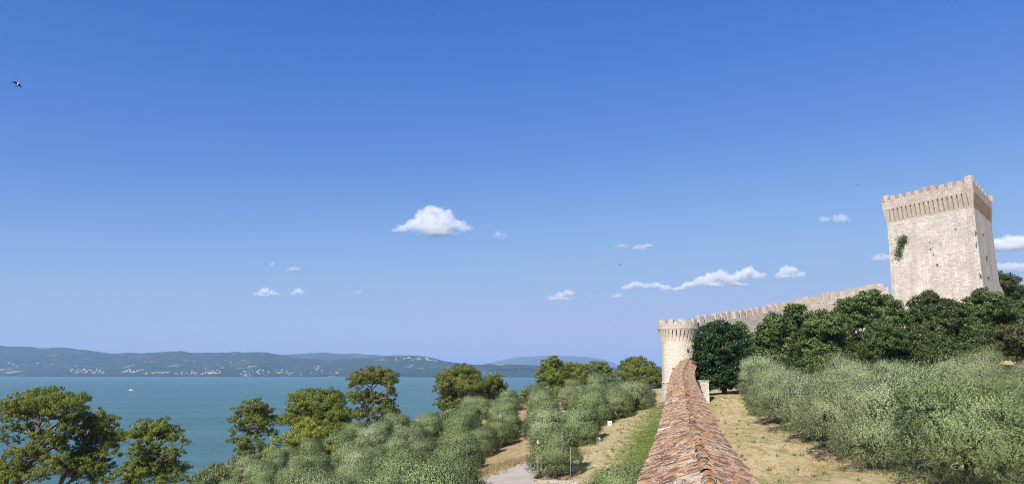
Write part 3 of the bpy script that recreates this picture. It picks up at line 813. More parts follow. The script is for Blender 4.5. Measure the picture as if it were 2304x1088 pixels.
# ------------------------------------------------------------------ round tower
def round_tower():
    D = 125.0
    cx = at(1528, 800, D)[0]; cy = D
    z = lambda py: at(1528, py, D - 3.0)[2]
    k = D / F
    root = empty('round_tower', (cx, cy, z(908)), 'round pale stone tower with corbelled battlements at the end of the walkway', 'tower')
    N = 56
    def P(mb, name, m_, parent=None, **kw):
        o = mb.build(name, m_, parent or root, **kw)
        if parent is None: o.matrix_parent_inverse = Matrix.Translation(-root.location)
        return o
    def lathe(mb, prof, a0=0, a1=2 * math.pi, n=N, flip=False):
        for i in range(n):
            t0 = a0 + (a1 - a0) * i / n; t1 = a0 + (a1 - a0) * (i + 1) / n
            for (r0, z0), (r1, z1) in zip(prof[:-1], prof[1:]):
                q = [(cx + r0 * math.cos(t0), cy + r0 * math.sin(t0), z0), (cx + r0 * math.cos(t1), cy + r0 * math.sin(t1), z0),
                     (cx + r1 * math.cos(t1), cy + r1 * math.sin(t1), z1), (cx + r1 * math.cos(t0), cy + r1 * math.sin(t0), z1)]
                uv = [(t0 * 3, z0), (t1 * 3, z0), (t1 * 3, z1), (t0 * 3, z1)]
                if abs(z1 - z0) < .02: uv = [(t0 * 3, r0), (t1 * 3, r0), (t1 * 3, r1), (t0 * 3, r1)]
                mb.face(q, uv)
    R0, R1, RP = 39.0 * k, 37.5 * k, 45.0 * k
    z_b, z_s, z_c0, z_c1, z_par, z_top = z(920), z(861), z(768), z(739), z(727.5), z(721.5)
    b = MB(); lathe(b, [(R0 * 1.22, z_b - 2.0), (R0 * 1.12, z(900)), (R0 * 1.015, z_s)]); P(b, 'battered_base', M['stone_grey'], smooth_=True)
    b = MB(); lathe(b, [(R0 * 1.015, z_s - .06), (R0 * 1.05, z_s - .04), (R0 * 1.05, z_s + .13), (R0, z_s + .16)]); P(b, 'string_course', M['stone_round'])
    b = MB(); lathe(b, [(R0, z_s + .1), (R1, z_c0), (R1 - .05, z_c0 + (z_c1 - z_c0) * .75), (R1 - .35, z_c1 + .1)]); P(b, 'shaft', M['stone_round'], smooth_=True)
    b = MB(); lathe(b, [(R1 - .2, z_c1), (RP, z_c1), (RP * 1.012, z_c1 + .12), (RP, z_c1 + .26), (RP, z_par), (RP - .5, z_par), (RP - .5, z_c1 + .2), (0.05, z_c1 + .2)]); par = P(b, 'parapet', M['merlon_pale'])
    nc = 30
    for q in range(nc):
        t = 2 * math.pi * (q + .5) / nc; e = np.array([math.cos(t), math.sin(t), 0]); s = np.array([-math.sin(t), math.cos(t), 0])
        mb = MB(); o = np.array([cx, cy, 0])
        prof = [(R1 - .02, z_c0), (R1 + (RP - R1) * .34, z_c0 + (z_c1 - z_c0) * .45), (R1 + (RP - R1) * .76, z_c0 + (z_c1 - z_c0) * .85), (RP - .02, z_c1 - .0)]
        hw = 2 * math.pi * R1 / nc * .25
        Ls = [o + e * r - s * hw * (1 + .25 * i) + Z3 * zz for i, (r, zz) in enumerate(prof)]
        Rs = [o + e * r + s * hw * (1 + .25 * i) + Z3 * zz for i, (r, zz) in enumerate(prof)]
        # arch springers widen towards the top so that neighbours meet in a small arch
        Ls[-1] = Ls[-1] - s * .10; Rs[-1] = Rs[-1] + s * .10
        for i in range(3): mb.face([Ls[i], Rs[i], Rs[i + 1], Ls[i + 1]])
        bl = o + e * (R1 - .3) - s * hw; br = o + e * (R1 - .3) + s * hw
        mb.face([bl + Z3 * z_c0] + Ls + [bl + Z3 * z_c1]); mb.face(([br + Z3 * z_c0] + Rs + [br + Z3 * z_c1])[::-1])
        P(mb, 'corbel', M['stone_round'])
    rs = np.random.default_rng(9)
    nm = 14
    for q in range(nm):
        t = 2 * math.pi * (q + .25) / nm; e = np.array([math.cos(t), math.sin(t), 0]); s = np.array([-math.sin(t), math.cos(t), 0])
        mb = MB(); mb.box(np.array([cx, cy, z_par - .003]) + e * (RP - .25), s * rs.uniform(.38, .55), e * .22, Z3 * rs.uniform(.45, .85), taper=.93)
        P(mb, 'merlon', M['merlon_pale'], par)
    for px, py in ((1540, 788), (1507.5, 830)):
        a = math.atan2(-1, (px - 1528) / 38); rr = R0 * (.985 if py < 800 else 1.0)
        x = (px - 1528) * k; y = -math.sqrt(max(.1, rr * rr - x * x))
        zz = at(px, py, D + y)[2]
        e = unit([x, y, 0]); s = np.array([-e[1], e[0], 0])
        mb = MB(); mb.box(np.array([cx + x, cy + y, zz - .25]), s * .17, e * .05, Z3 * .5)
        P(mb, 'loophole', M['dark'])
    return cx, cy, RP
RT = round_tower()

# ------------------------------------------------------------------ curtain wall from the round tower up to the keep
def curtain():
    pts = [at(1566, 727, 124.5), at(1622, 720, 128), at(1680, 711, 131.5), at(1740, 699, 135), at(1800, 686.5, 137.5), at(1860, 674, 139), at(1920, 662, 140), at(1996, 646, 141)]
    P_ = resample(pts, 0.5)
    root = empty('curtain_wall', P_[len(P_) // 2] - np.array([0, 0, 8]), 'crenellated pale stone curtain wall climbing from the round tower to the keep', 'wall')
    inv = Matrix.Translation(-root.location)
    T = np.gradient(P_[:, :2], axis=0); T /= np.linalg.norm(T, axis=1, keepdims=True)
    Nn = np.stack([T[:, 1], -T[:, 0]], -1)
    s = np.arange(len(P_)) * .5
    mb = MB()
    for i in range(len(P_) - 1):
        a, b = P_[i], P_[i + 1]; fa, fb = a[:2] + Nn[i] * .6, b[:2] + Nn[i + 1] * .6; ga, gb = a[:2] - Nn[i] * .6, b[:2] - Nn[i + 1] * .6
        za, zb = float(ground_z(*a[:2])) - 3, float(ground_z(*b[:2])) - 3
        mb.face([(*fa, za), (*fb, zb), (*fb, b[2]), (*fa, a[2])], [(s[i], za), (s[i + 1], zb), (s[i + 1], b[2]), (s[i], a[2])])
        mb.face([(*gb, zb), (*ga, za), (*ga, a[2]), (*gb, b[2])], [(s[i + 1], zb), (s[i], za), (s[i], a[2]), (s[i + 1], b[2])])
        mb.face([(*fa, a[2]), (*fb, b[2]), (*gb, b[2]), (*ga, a[2])])
    o = mb.build('wall_body', M['stone_grey'], root); o.matrix_parent_inverse = inv
    rs = np.random.default_rng(4)
    d = 1.1
    while d < s[-1] - .6:
        fr = d / s[-1]
        i = int(d / .5); p = P_[i]
        mb = MB(); mb.box((p[0], p[1], p[2] - .25), np.array([*T[i], 0]) * rs.uniform(.44, .52) * (1 + .4 * fr), np.array([*Nn[i], 0]) * .5, Z3 * rs.uniform(1.25, 1.6), taper=rs.uniform(.92, .99))
        o = mb.build('merlon', M['merlon_pale'], root); o.matrix_parent_inverse = inv
        d += 1.42 + .62 * fr
curtain()
# ruined stub of wall on the keep's right
def stub():
    mb = MB(); rs = np.random.default_rng(2)
    pts = [(2226, 634, 139), (2236, 632, 140), (2245, 636, 141), (2252, 644, 142), (2258, 656, 143), (2262, 672, 144)]
    top = [at(*q) for q in pts]
    for a, b in zip(top[:-1], top[1:]):
        zb = EYE + 6
        back = np.array([.6, 1.6, 0])
        mb.face([(a[0], a[1], zb), (b[0], b[1], zb), b, a]); mb.face([a, b, b + back, a + back]); mb.face([(b[0] + .6, b[1] + 1.6, zb), (a[0] + .6, a[1] + 1.6, zb), a + back, b + back])
    b = top[-1]; mb.face([(b[0], b[1], EYE + 6), (b[0] + .6, b[1] + 1.6, EYE + 6), b + np.array([.6, 1.6, 0]), b])
    mb.build('ruined_wall', M['stone'], label='crumbled stub of stone wall at the right foot of the keep', cat='wall')
stub()

# ------------------------------------------------------------------ covered walkway with tiled roof
def tile_mat(name='weathered_roof_tile', lich=(0.56, 0.63)):
    m, ns, ls, out = mat(name)
    g = ns.new('ShaderNodeNewGeometry'); oi = ns.new('ShaderNodeObjectInfo')
    pos = g.outputs['Position']
    r = math_(ns, ls, 'FRACT', math_(ns, ls, 'ADD', g.outputs['Random Per Island'], oi.outputs['Random']))
    c = ramp(ns, ls, r, [(0.0, (0.19, 0.10, 0.065)), (0.16, (0.31, 0.155, 0.085)), (0.36, (0.36, 0.20, 0.115)), (0.52, (0.36, 0.23, 0.14)), (0.66, (0.43, 0.315, 0.215)), (0.8, (0.22, 0.15, 0.11)), (0.9, (0.36, 0.30, 0.24)), (0.96, (0.52, 0.45, 0.38))], 'CONSTANT')
    f1 = noise(ns, ls, pos, 7.0, 5, 0.65); f2 = noise(ns, ls, pos, 2.2, 5, 0.7); f3 = noise(ns, ls, pos, 22, 4, 0.7); f4 = noise(ns, ls, pos, 3.4, 5, 0.75)
    c = mixc(ns, ls, ramp(ns, ls, f1, [(0.45, (0,) * 3), (0.62, (0.65,) * 3)]), c, (0.33, 0.25, 0.20))
    c = mixc(ns, ls, ramp(ns, ls, f3, [(0.55, (0,) * 3), (0.63, (0.85,) * 3)]), c, (0.58, 0.51, 0.44))        # pale lichen
    c = mixc(ns, ls, ramp(ns, ls, f4, [(lich[0], (0,) * 3), (lich[1], (0.85,) * 3)]), c, (0.52, 0.24, 0.045))      # orange lichen
    mp = ns.new('ShaderNodeMapping'); mp.inputs['Scale'].default_value = (1.2, 4.0, 2.0); ls.new(pos, mp.inputs[0])
    f5 = noise(ns, ls, mp.outputs[0], 1.6, 5, 0.75)
    c = mixc(ns, ls, ramp(ns, ls, f5, [(0.49, (0,) * 3), (0.57, (0.88,) * 3)]), c, (0.065, 0.048, 0.038))         # black crust
    bsdf(ns, ls, out, c, 0.95, 0.1, math_(ns, ls, 'ADD', f1, f3), 0.02, 0.7)
    return m
M['tile'] = tile_mat()
M['ridge'] = tile_mat('lichened_ridge_tile', (0.50, 0.60))
m, ns, ls, out = mat('old_tile_bed')
tc = ns.new('ShaderNodeTexCoord'); f = noise(ns, ls, tc.outputs['Object'], 5, 5, .7)
bsdf(ns, ls, out, ramp(ns, ls, f, [(.3, (0.045, 0.03, 0.024)), (.62, (0.10, 0.062, 0.048)), (.75, (0.42, 0.34, 0.28))]), .95, .1, f, .03, .6)
M['bed'] = m
def tile_shape(L, w, h, n=5, th=0.018, kink=0.0):
    """one barrel tile along +x (down the slope), convex up, w wide at the lower end"""
    v = []
    for x, ww, dz in ((0, w * .82, 0.0), (L, w, 0.012)):
        for k in range(n + 1):
            t = math.pi * k / n
            v.append((x, -math.cos(t) * ww * .5, math.sin(t) * h + dz))
        for k in range(n + 1):
            t = math.pi * k / n
            v.append((x, -math.cos(t) * (ww * .5 - th), max(0, math.sin(t) * h - th) + dz))
    f = []; q = n + 1
    for k in range(n):
        f.append((k, k + 1, 2 * q + k + 1, 2 * q + k))
        f.append((2 * q + k, 2 * q + k + 1, 3 * q + k + 1, 3 * q + k))     # lower end face
        f.append((k + 1, k, q + k, q + k + 1))
    f.append((0, 2 * q, 3 * q, q)); f.append((n, q + n, 3 * q + n, 2 * q + n))
    return np.array(v), f
def walkway():
    HALF, DROP = 1.36, 0.50
    SIDE = {-1: (1.52, .47), 1: (1.24, .52)}
    P_ = RPATH
    T = np.gradient(P_[:, :2], axis=0); T /= np.linalg.norm(T, axis=1, keepdims=True)
    Rn = np.stack([T[:, 1], -T[:, 0]], -1)                      # to the right
    root = empty('covered_walkway', (P_[20][0], P_[20][1], float(ground_z(*P_[20][:2]))), 'long stone walkway wall with lichened terracotta tile roof leading to the round tower', 'wall')
    inv = Matrix.Translation(-root.location)
    rs = np.random.default_rng(12)
    # body
    mb = MB(); hw = 1.12
    for i in range(len(P_) - 1):
        for sgn in (-1, 1):
            a = P_[i][:2] + Rn[i] * hw * sgn; b = P_[i + 1][:2] + Rn[i + 1] * hw * sgn
            za, zb = float(ground_z(*a)) - 1.0, float(ground_z(*b)) - 1.0
            ta, tb = P_[i][2] - DROP, P_[i + 1][2] - DROP
            q = [(*a, za), (*b, zb), (*b, tb), (*a, ta)]; uv = [(i * .3, za), (i * .3 + .3, zb), (i * .3 + .3, tb), (i * .3, ta)]
            mb.face(q if sgn > 0 else q[::-1], uv if sgn > 0 else uv[::-1])
    i = 0
    for i, fl in ((0, False), (len(P_) - 1, True)):
        a = P_[i][:2] - Rn[i] * hw; b = P_[i][:2] + Rn[i] * hw; z0 = float(ground_z(*P_[i][:2])) - 1; t = P_[i][2] - DROP
        q = [(*a, z0), (*b, z0), (*b, t), (P_[i][0], P_[i][1], P_[i][2] - .1), (*a, t)]
        mb.face(q if not fl else q[::-1])
    o = mb.build('wall_body', M['stone_round'], root); o.matrix_parent_inverse = inv
    # bed under the tiles
    mb = MB()
    for i in range(len(P_) - 1):
        for sgn in (-1, 1):
            a, b = P_[i], P_[i + 1]
            HALF, DROP = SIDE[sgn]; ea = np.array([*(a[:2] + Rn[i] * (HALF - .07) * sgn), a[2] - DROP]); eb = np.array([*(b[:2] + Rn[i + 1] * (HALF - .07) * sgn), b[2] - DROP])
            d = np.array([0, 0, -.05]); a2, b2 = a + d, b + d
            q = [a2, ea, eb, b2]; mb.face(q if sgn < 0 else q[::-1])
            q = [ea, ea + d * 2, eb + d * 2, eb]; mb.face(q if sgn < 0 else q[::-1])
            q = [ea + d * 2, (a2[0], a2[1], ea[2] - .12), (b2[0], b2[1], eb[2] - .12), eb + d * 2]; mb.face(q if sgn < 0 else q[::-1])
    o = mb.build('roof_bed', M['bed'], root); o.matrix_parent_inverse = inv
    # tiles: columns run from ridge to eave
    step = 0.27; PD = resample(RIDGE, step)
    TD = np.gradient(PD[:, :2], axis=0); TD /= np.linalg.norm(TD, axis=1, keepdims=True); RD = np.stack([TD[:, 1], -TD[:, 0]], -1)
    # the tile line runs slightly askew
    protos = []
    for w, h, L in ((.225, .085, .62), (.215, .075, .58), (.235, .095, .60), (.24, .07, .64)):
        v, f = tile_shape(L, w, h)
        me = bpy.data.meshes.new('tile'); me.from_pydata([tuple(q) for q in v], [], f); me.materials.append(M['tile']); me.update()
        protos.append((v, f, me))
    items = []
    for i in range(len(PD)):
        if PD[i][1] < 9: continue
        sag = 0.02 * math.sin(i * .21) + 0.015 * math.sin(i * .53 + 1)
        for sgn in (-1, 1):
            HALF, DROP = SIDE[sgn]
            ncol = 3
            for c in range(ncol):
                if rs.random() < (0.035 + (0.34 if sgn < 0 and (math.sin(i * 1.9) + math.sin(i * 0.83 + c) > .9) else 0)): continue
                x0 = 0.06 + c * (HALF - .06 - .40) / (ncol - 1) * 0.93 + rs.normal() * .02
                down = unit([*(RD[i] * sgn), -DROP / HALF])
                pos = PD[i] + np.array([0, 0, sag - .045]) + down * x0
                along = np.array([*TD[i], PD[min(i + 1, len(PD) - 1)][2] - PD[max(i - 1, 0)][2]]); along = unit(along)
                up = unit(np.cross(down, along) * (1 if np.cross(down, along)[2] > 0 else -1))
                lat = np.cross(up, down)
                tilt = rs.normal() * .03 + .03; yaw = rs.normal() * .028
                dn = unit(down + up * (-tilt * .3) + lat * yaw); up2 = unit(up - dn * (up @ dn)); lt = np.cross(up2, dn)
                Mx = Matrix(((dn[0], lt[0], up2[0], pos[0]), (dn[1], lt[1], up2[1], pos[1]), (dn[2], lt[2], up2[2], pos[2] + rs.normal() * .010), (0, 0, 0, 1)))
                items.append((pos[1], Mx, rs.integers(4)))
    items.sort(key=lambda q: q[0])
    near = [q for q in items if q[0] > 13.6]
    first = [q for q in items if q[0] <= 13.6]
    parts, rest = near[:296], near[296:] + first
    for d, Mx, k in parts:
        o = bpy.data.objects.new('roof_tile', protos[k][2]); link(o, root); o.matrix_world = inv @ Mx; o.matrix_parent_inverse = Matrix.Identity(4); o.matrix_local = inv @ Mx
    V, Fc, nb = [], [], 0
    for d, Mx, k in rest:
        A = np.array(Mx); v, f, _ = protos[k]
        V.append(v @ A[:3, :3].T + A[:3, 3]); Fc.extend([tuple(a + nb for a in q) for q in f]); nb += len(v)
    me = bpy.data.meshes.new('roof_tile_field'); me.from_pydata(np.concatenate(V).tolist(), [], Fc); me.materials.append(M['tile']); me.update()
    o = bpy.data.objects.new('roof_tile_field', me); link(o, root, kind='stuff'); o.matrix_parent_inverse = inv
    # ridge tiles, each overlapping the next
    v, f = tile_shape(.52, .30, .125, 7, .025)
    rme = bpy.data.meshes.new('ridge_tile'); rme.from_pydata([tuple(q) for q in v], [], f); rme.materials.append(M['ridge']); rme.update()
    PR = resample(RIDGE, .40); TR = np.gradient(PR, axis=0); TR /= np.linalg.norm(TR, axis=1, keepdims=True)
    for i in range(len(PR)):
        if PR[i][1] < 9: continue
        dn = unit(-TR[i] + rs.normal(size=3) * .03); up = unit(Z3 - dn * dn[2]); lt = np.cross(up, dn)
        p = PR[i] + np.array([0, 0, -.035 + rs.normal() * .010 + 0.02 * math.sin(i * .35)]) + rs.normal() * .015 * lt
        Mx = Matrix(((dn[0], lt[0], up[0], p[0]), (dn[1], lt[1], up[1], p[1]), (dn[2], lt[2], up[2], p[2]), (0, 0, 0, 1)))
        o = bpy.data.objects.new('ridge_tile', rme); link(o, root); o.matrix_local = inv @ Mx
    # small cross-shaped finial at the top end
    p = PR[-1]
    mb = MB(); mb.box(p + np.array([0, 0, .02]), (.09, 0, 0), (0, .09, 0), (0, 0, .75), taper=.6); mb.box(p + np.array([0, 0, .45]), (.38, 0, 0), (0, .07, 0), (0, 0, .16))
    o = mb.build('finial', M['metal'], root); o.matrix_parent_inverse = inv
walkway()
# porch at the right foot of the walkway
def porch():
    a = on_ground(1592, 889); D = 104.0
    c = at(1585, 880, D)
    z0 = float(ground_z(c[0], c[1])) - .3; zt = at(1585, 857, D)[2]
    root = empty('porch', (c[0], c[1], z0), 'little stone doorway block against the right side of the walkway', 'building')
    inv = Matrix.Translation(-root.location)
    mb = MB(); mb.box((c[0] - .5, D + .6, z0), (1.15, -.2, 0), (.1, .8, 0), (0, 0, zt - z0)); o = mb.build('wall', M['stone'], root); o.matrix_parent_inverse = inv
    mb = MB(); mb.box((c[0] - .5, D + .6, zt), (1.25, -.2, 0), (.1, .9, 0), (0, 0, .14)); o = mb.build('coping', M['stone_grey'], root); o.matrix_parent_inverse = inv
    mb = MB(); mb.box((c[0] - .75, D - .19, z0 + .2), (.42, -.07, 0), (.01, .06, 0), (0, 0, 1.5)); o = mb.build('door', plain('rusty_red_door', (.22, .075, .05), .7), root); o.matrix_parent_inverse = inv
porch()
# ------------------------------------------------------------------ trees
def tube_path(a, b, rs, bend=.15, n=5):
    a, b = np.array(a, float), np.array(b, float); L = np.linalg.norm(b - a)
    t = np.linspace(0, 1, n)[:, None]
    off = rs.normal(size=3) * bend * L
    return list(a + (b - a) * t + off * (t * (1 - t)) * 2 + np.array([0, 0, .12 * L]) * (t * (1 - t)))

def sphere_pts(n, rs, up=-1.0):
    v = rs.normal(size=(int(n * 2.6) + 8, 3)); v /= np.linalg.norm(v, axis=1, keepdims=True)
    v = v[v[:, 2] > up]
    return v[:n]

def olive_mesh(seed, W=3.7, H=5.6, shoots=4200, nleaf=10, leaf=(.15, .036), core=2600, hang=.25, trunk_h=1.1):
    """crown of an olive: many upright sprays over several rounded lobes; also the trunk mesh"""
    rs = np.random.default_rng(seed)
    lobes = []
    nl = 15
    for i in range(nl):
        a = 2 * math.pi * (i * .382) + rs.normal() * .3
        rr = W * (.0 if i == 0 else rs.uniform(.25, .55) if i < 7 else rs.uniform(.52, .80)); zz = trunk_h + (H - trunk_h) * (rs.uniform(.58, .80) if i < 7 else rs.uniform(.10, .52))
        r = W * rs.uniform(.25, .40)
        lobes.append((np.array([rr * math.cos(a), rr * math.sin(a), zz]), np.array([r, r, r * rs.uniform(.75, .95)])))
    per = shoots // nl
    C, Dv, O = [], [], []
    cc_ = np.array([0, 0, trunk_h + (H - trunk_h) * .35])
    for c, r in lobes:
        n = sphere_pts(per, rs, -.75)
        p = c + n * r * rs.uniform(.72, 1.04, (len(n), 1))
        d = n * .5 + np.array([0, 0, .85]) + rs.normal(size=n.shape) * .26
        low = n[:, 2] < -.15
        d[low] = n[low] * .8 + np.array([0, 0, -.35]) + rs.normal(size=(low.sum(), 3)) * .3
        C.append(p); Dv.append(d); O.append(n * .42 + (p - cc_) / W * 1.0)
    C = np.concatenate(C); Dv = np.concatenate(Dv); O = np.concatenate(O); Dv /= np.linalg.norm(Dv, axis=1, keepdims=True)
    # drop shoots buried inside other lobes
    keep_ = np.ones(len(C), bool)
    for c, r in lobes:
        keep_ &= ~((((C - c) / (r * .78)) ** 2).sum(1) < 1) | (rs.random(len(C)) < .12)
    C, Dv, O = C[keep_], Dv[keep_], O[keep_]
    keep_ = C[:, 2] > .25 + .5 * rs.random(len(C)); C, Dv, O = C[keep_], Dv[keep_], O[keep_]
    L = rs.uniform(.35, 1.0, len(C)) * np.where(Dv[:, 2] > .5, 1.1, .75) * np.where(rs.random(len(C)) < .22, 1.75, 1.0)
    t = (np.arange(nleaf) + .5) / nleaf
    pos = C[:, None] + Dv[:, None] * (L[:, None] * t[None])[..., None]
    pos[..., 2] -= (t[None] ** 2) * .10 * L[:, None] * (1 - Dv[:, None, 2])
    side = rs.normal(size=pos.shape); side -= (side * Dv[:, None]).sum(-1, keepdims=True) * Dv[:, None]; side /= np.linalg.norm(side, axis=-1, keepdims=True)
    ld = Dv[:, None] * .85 + side * .6
    pos = pos + side * leaf[0] * .35
    pos = pos.reshape(-1, 3); ld = ld.reshape(-1, 3)
    o1 = np.repeat(O, nleaf, 0) + np.array([0, 0, .05])
    v1 = leaves_np(pos, ld, leaf[0] * rs.uniform(.7, 1.25, len(pos)), leaf[1] * rs.uniform(.8, 1.3, len(pos)), rs, o1)
    # inner leaf mass
    cs = []
    for c, r in lobes:
        n = sphere_pts(core // nl, rs, -.9); q = c * np.array([.62, .62, .9]); cs.append(q + n * r * rs.uniform(.1, .62, (len(n), 1)))
    cs = np.concatenate(cs)
    o2 = cs - cc_
    v2 = leaves_np(cs, rs.normal(size=cs.shape) + np.array([0, 0, .4]), rs.uniform(.2, .36, len(cs)), rs.uniform(.08, .14, len(cs)), rs, o2)
    v = (np.concatenate([v1, v2]), np.concatenate([o1, o2]))
    mb = MB()
    top = trunk_h + .35
    mb.tube([(0, 0, -.5), (.05, .02, .3), (-.05, .06, .8), (.03, 0, top)], [.34, .27, .23, .22], 8)
    for c, r in lobes[:8]:
        mb.tube(tube_path((0, 0, top - .15), c, rs), [.15, .12, .09, .06, .03], 6)
    return v, mb

OLIVES = []
for s_ in range(4):        # close-up trees
    v, mb = olive_mesh(100 + s_, 3.7, 5.6, 8500, 12, (.135, .036), 5000, trunk_h=.9)
    OLIVES.append((leaf_mesh('crown', v[0], M['olive'], v[1], .72), mb))
OLIVES_L = []
for s_ in range(4):        # smaller, greener trees seen from farther off
    v, mb = olive_mesh(200 + s_, 3.2, 4.9, 7500, 9, (.165, .052), 5000, trunk_h=.8)
    OLIVES_L.append((leaf_mesh('crown', v[0], M['olive_green'], v[1], .72), mb))
_trunks = {}
def olive(pool, idx, x, y, scale, rz, label, group, squash=1.0, sink=0.0, leaf=None):
    crown, mb = pool[idx]
    z = float(ground_z(x, y)) - sink
    root = empty('olive_tree', (x, y, z), label, 'olive tree', group)
    root.rotation_euler = (0, 0, rz); root.scale = (scale, scale, scale * squash)
    if id(crown) not in _trunks:
        o = mb.build('trunk', M['bark_grey'], root, smooth_=True); _trunks[id(crown)] = o.data
    else:
        o = bpy.data.objects.new('trunk', _trunks[id(crown)]); link(o, root)
    o = link(bpy.data.objects.new('crown', crown), root)
    if leaf:
        o.material_slots[0].link = 'OBJECT'; o.material_slots[0].material = M[leaf]
    return root

rs = np.random.default_rng(21)
def xy(px, D): return (px - IW / 2) / F * D / CP * .99, D
placed = []
# --- right orchard: explicit lane-side row, nearest first
lane = [(1990, 51.5), (1885, 59), (1822, 67), (1778, 75), (1744, 83.5), (1720, 92), (1702, 100.5)]
for n_, (px, D) in enumerate(lane):
    x, y = xy(px, D); placed.append((x, y))
    olive(OLIVES, n_ % 4, x, y, [1.0, .98, .95, .95, .92, .95, .95][n_], rs.uniform(0, 6.28), 'silvery olive tree beside the mown lane right of the roof, ' + ORD[n_] + ' from the front', 'olives of the right orchard', 1.0)
x, y = xy(2138, 43); placed.append((x, y))
olive(OLIVES, 2, x, y, 1.2, 1.1, 'big silvery olive tree nearest the camera at lower right', 'olives of the right orchard', .80, leaf='olive_green')
row_no = 1
for off in (8.2, 16.2, 24.2, 32.4, 40.6, 48.8):
    row_no += 1; n_ = 0
    for sd in np.arange(-2, 58, 8.0):
        x = 24.8 + .1836 * sd + .983 * off + rs.normal() * .7; y = 47 + .983 * sd - .1836 * off + rs.normal() * .8
        px, py = proj((x, y, ground_z(x, y) + 3))
        if y < 43 or px > 2420 or y > 101: continue
        if min((x - a) ** 2 + (y - b) ** 2 for a, b in placed) < 20: continue
        placed.append((x, y))
        olive(OLIVES, int(rs.integers(4)), x, y, rs.choice([.7, .8, .9, 1.0]) * rs.uniform(.95, 1.05), rs.uniform(0, 6.28), 'silvery olive in ' + ORD[row_no - 1] + ' row right of the lane, ' + ORD[n_] + ' from the front', 'olives of the right orchard', rs.uniform(.9, 1.08), leaf='olive_green' if rs.random() < .3 else None)
        n_ += 1
# --- left orchard
front = [(1252, 1072, .92, 'round olive tree standing alone behind the kerb and lamp post'),
         (1392, 942, .80, 'small olive tree with bare stem at the lane edge left of the round tower'),
         (1332, 962, .92, 'olive tree at the left lane edge behind the white marker'),
         (1304, 1000, .92, 'olive tree at the left lane edge beside the lower white marker'),
         (1440, 918, .85, 'dark olive tree at the lane edge nearest the round tower')]
left = []
for n_, (px, py, s_, lab) in enumerate(front):
    p = on_ground(px, py); left.append((p[0], p[1]))
    olive(OLIVES_L, n_ % 4, p[0], p[1], s_, rs.uniform(0, 6.28), lab, 'olives of the left orchard', .95)
x, y = xy(1385, 56); left.append((x, y))
olive(OLIVES_L, 1, x, y, .78, .5, 'low bushy olive tree close to the left eave of the roof', 'olives of the left orchard', .80)
x, y = xy(1020, 66); left.append((x, y))
olive(OLIVES_L, 2, x, y, .95, .5, 'olive crown rising at the bottom edge beside the road', 'olives of the left orchard', .85)
MARK = [on_ground(1372, 957), on_ground(1346, 996)]
row_no = 0
for off in np.arange(8.5, 108, 7.3):
    row_no += 1; n_ = 0
    for sd in np.arange(48, 186, 7.4):
        y = sd + rs.normal() * .8; x = float(np.interp(y, RPATH[:, 1], RPATH[:, 0])) - off - (3.0 if y < 100 else 0) + rs.normal() * .8
        gz = float(ground_z(x, y))
        px, py = proj((x, y, gz)); tx, ty = proj((x, y, gz + 4.7))
        dmax = np.interp(px, [420, 640, 900, 1100, 1300, 1480], [100, 132, 152, 170, 180, 160])
        if y > dmax or px < 455 or gz < EYE - 27: continue
        if ty > 1110: continue
        if any(abs(x - q_[0]) < 4.5 and q_[1] - 14 < y < q_[1] + 2.5 for q_ in MARK): continue
        if on_road(x, y) or (1100 < px < 1310 and y < 92) or (1150 < px < 1225 and y < 104): continue
        if px > 1325 and y < 88: continue
        # keep the mown lane open
        if wall_side(x, y) > -np.interp(y, [50, 75, 95, 120], [15, 15, 11.5, 5.5]): continue
        if min((x - a) ** 2 + (y - b) ** 2 for a, b in left) < 17: continue
        left.append((x, y))
        olive(OLIVES_L, int(rs.integers(4)), x, y, rs.uniform(.68, .96), rs.uniform(0, 6.28), 'green olive in ' + ORD[row_no - 1] + ' row left of the roof, ' + ORD[n_] + ' from the front', 'olives of the left orchard', rs.uniform(.88, 1.05), leaf='olive' if rs.random() < .14 else None)
        n_ += 1

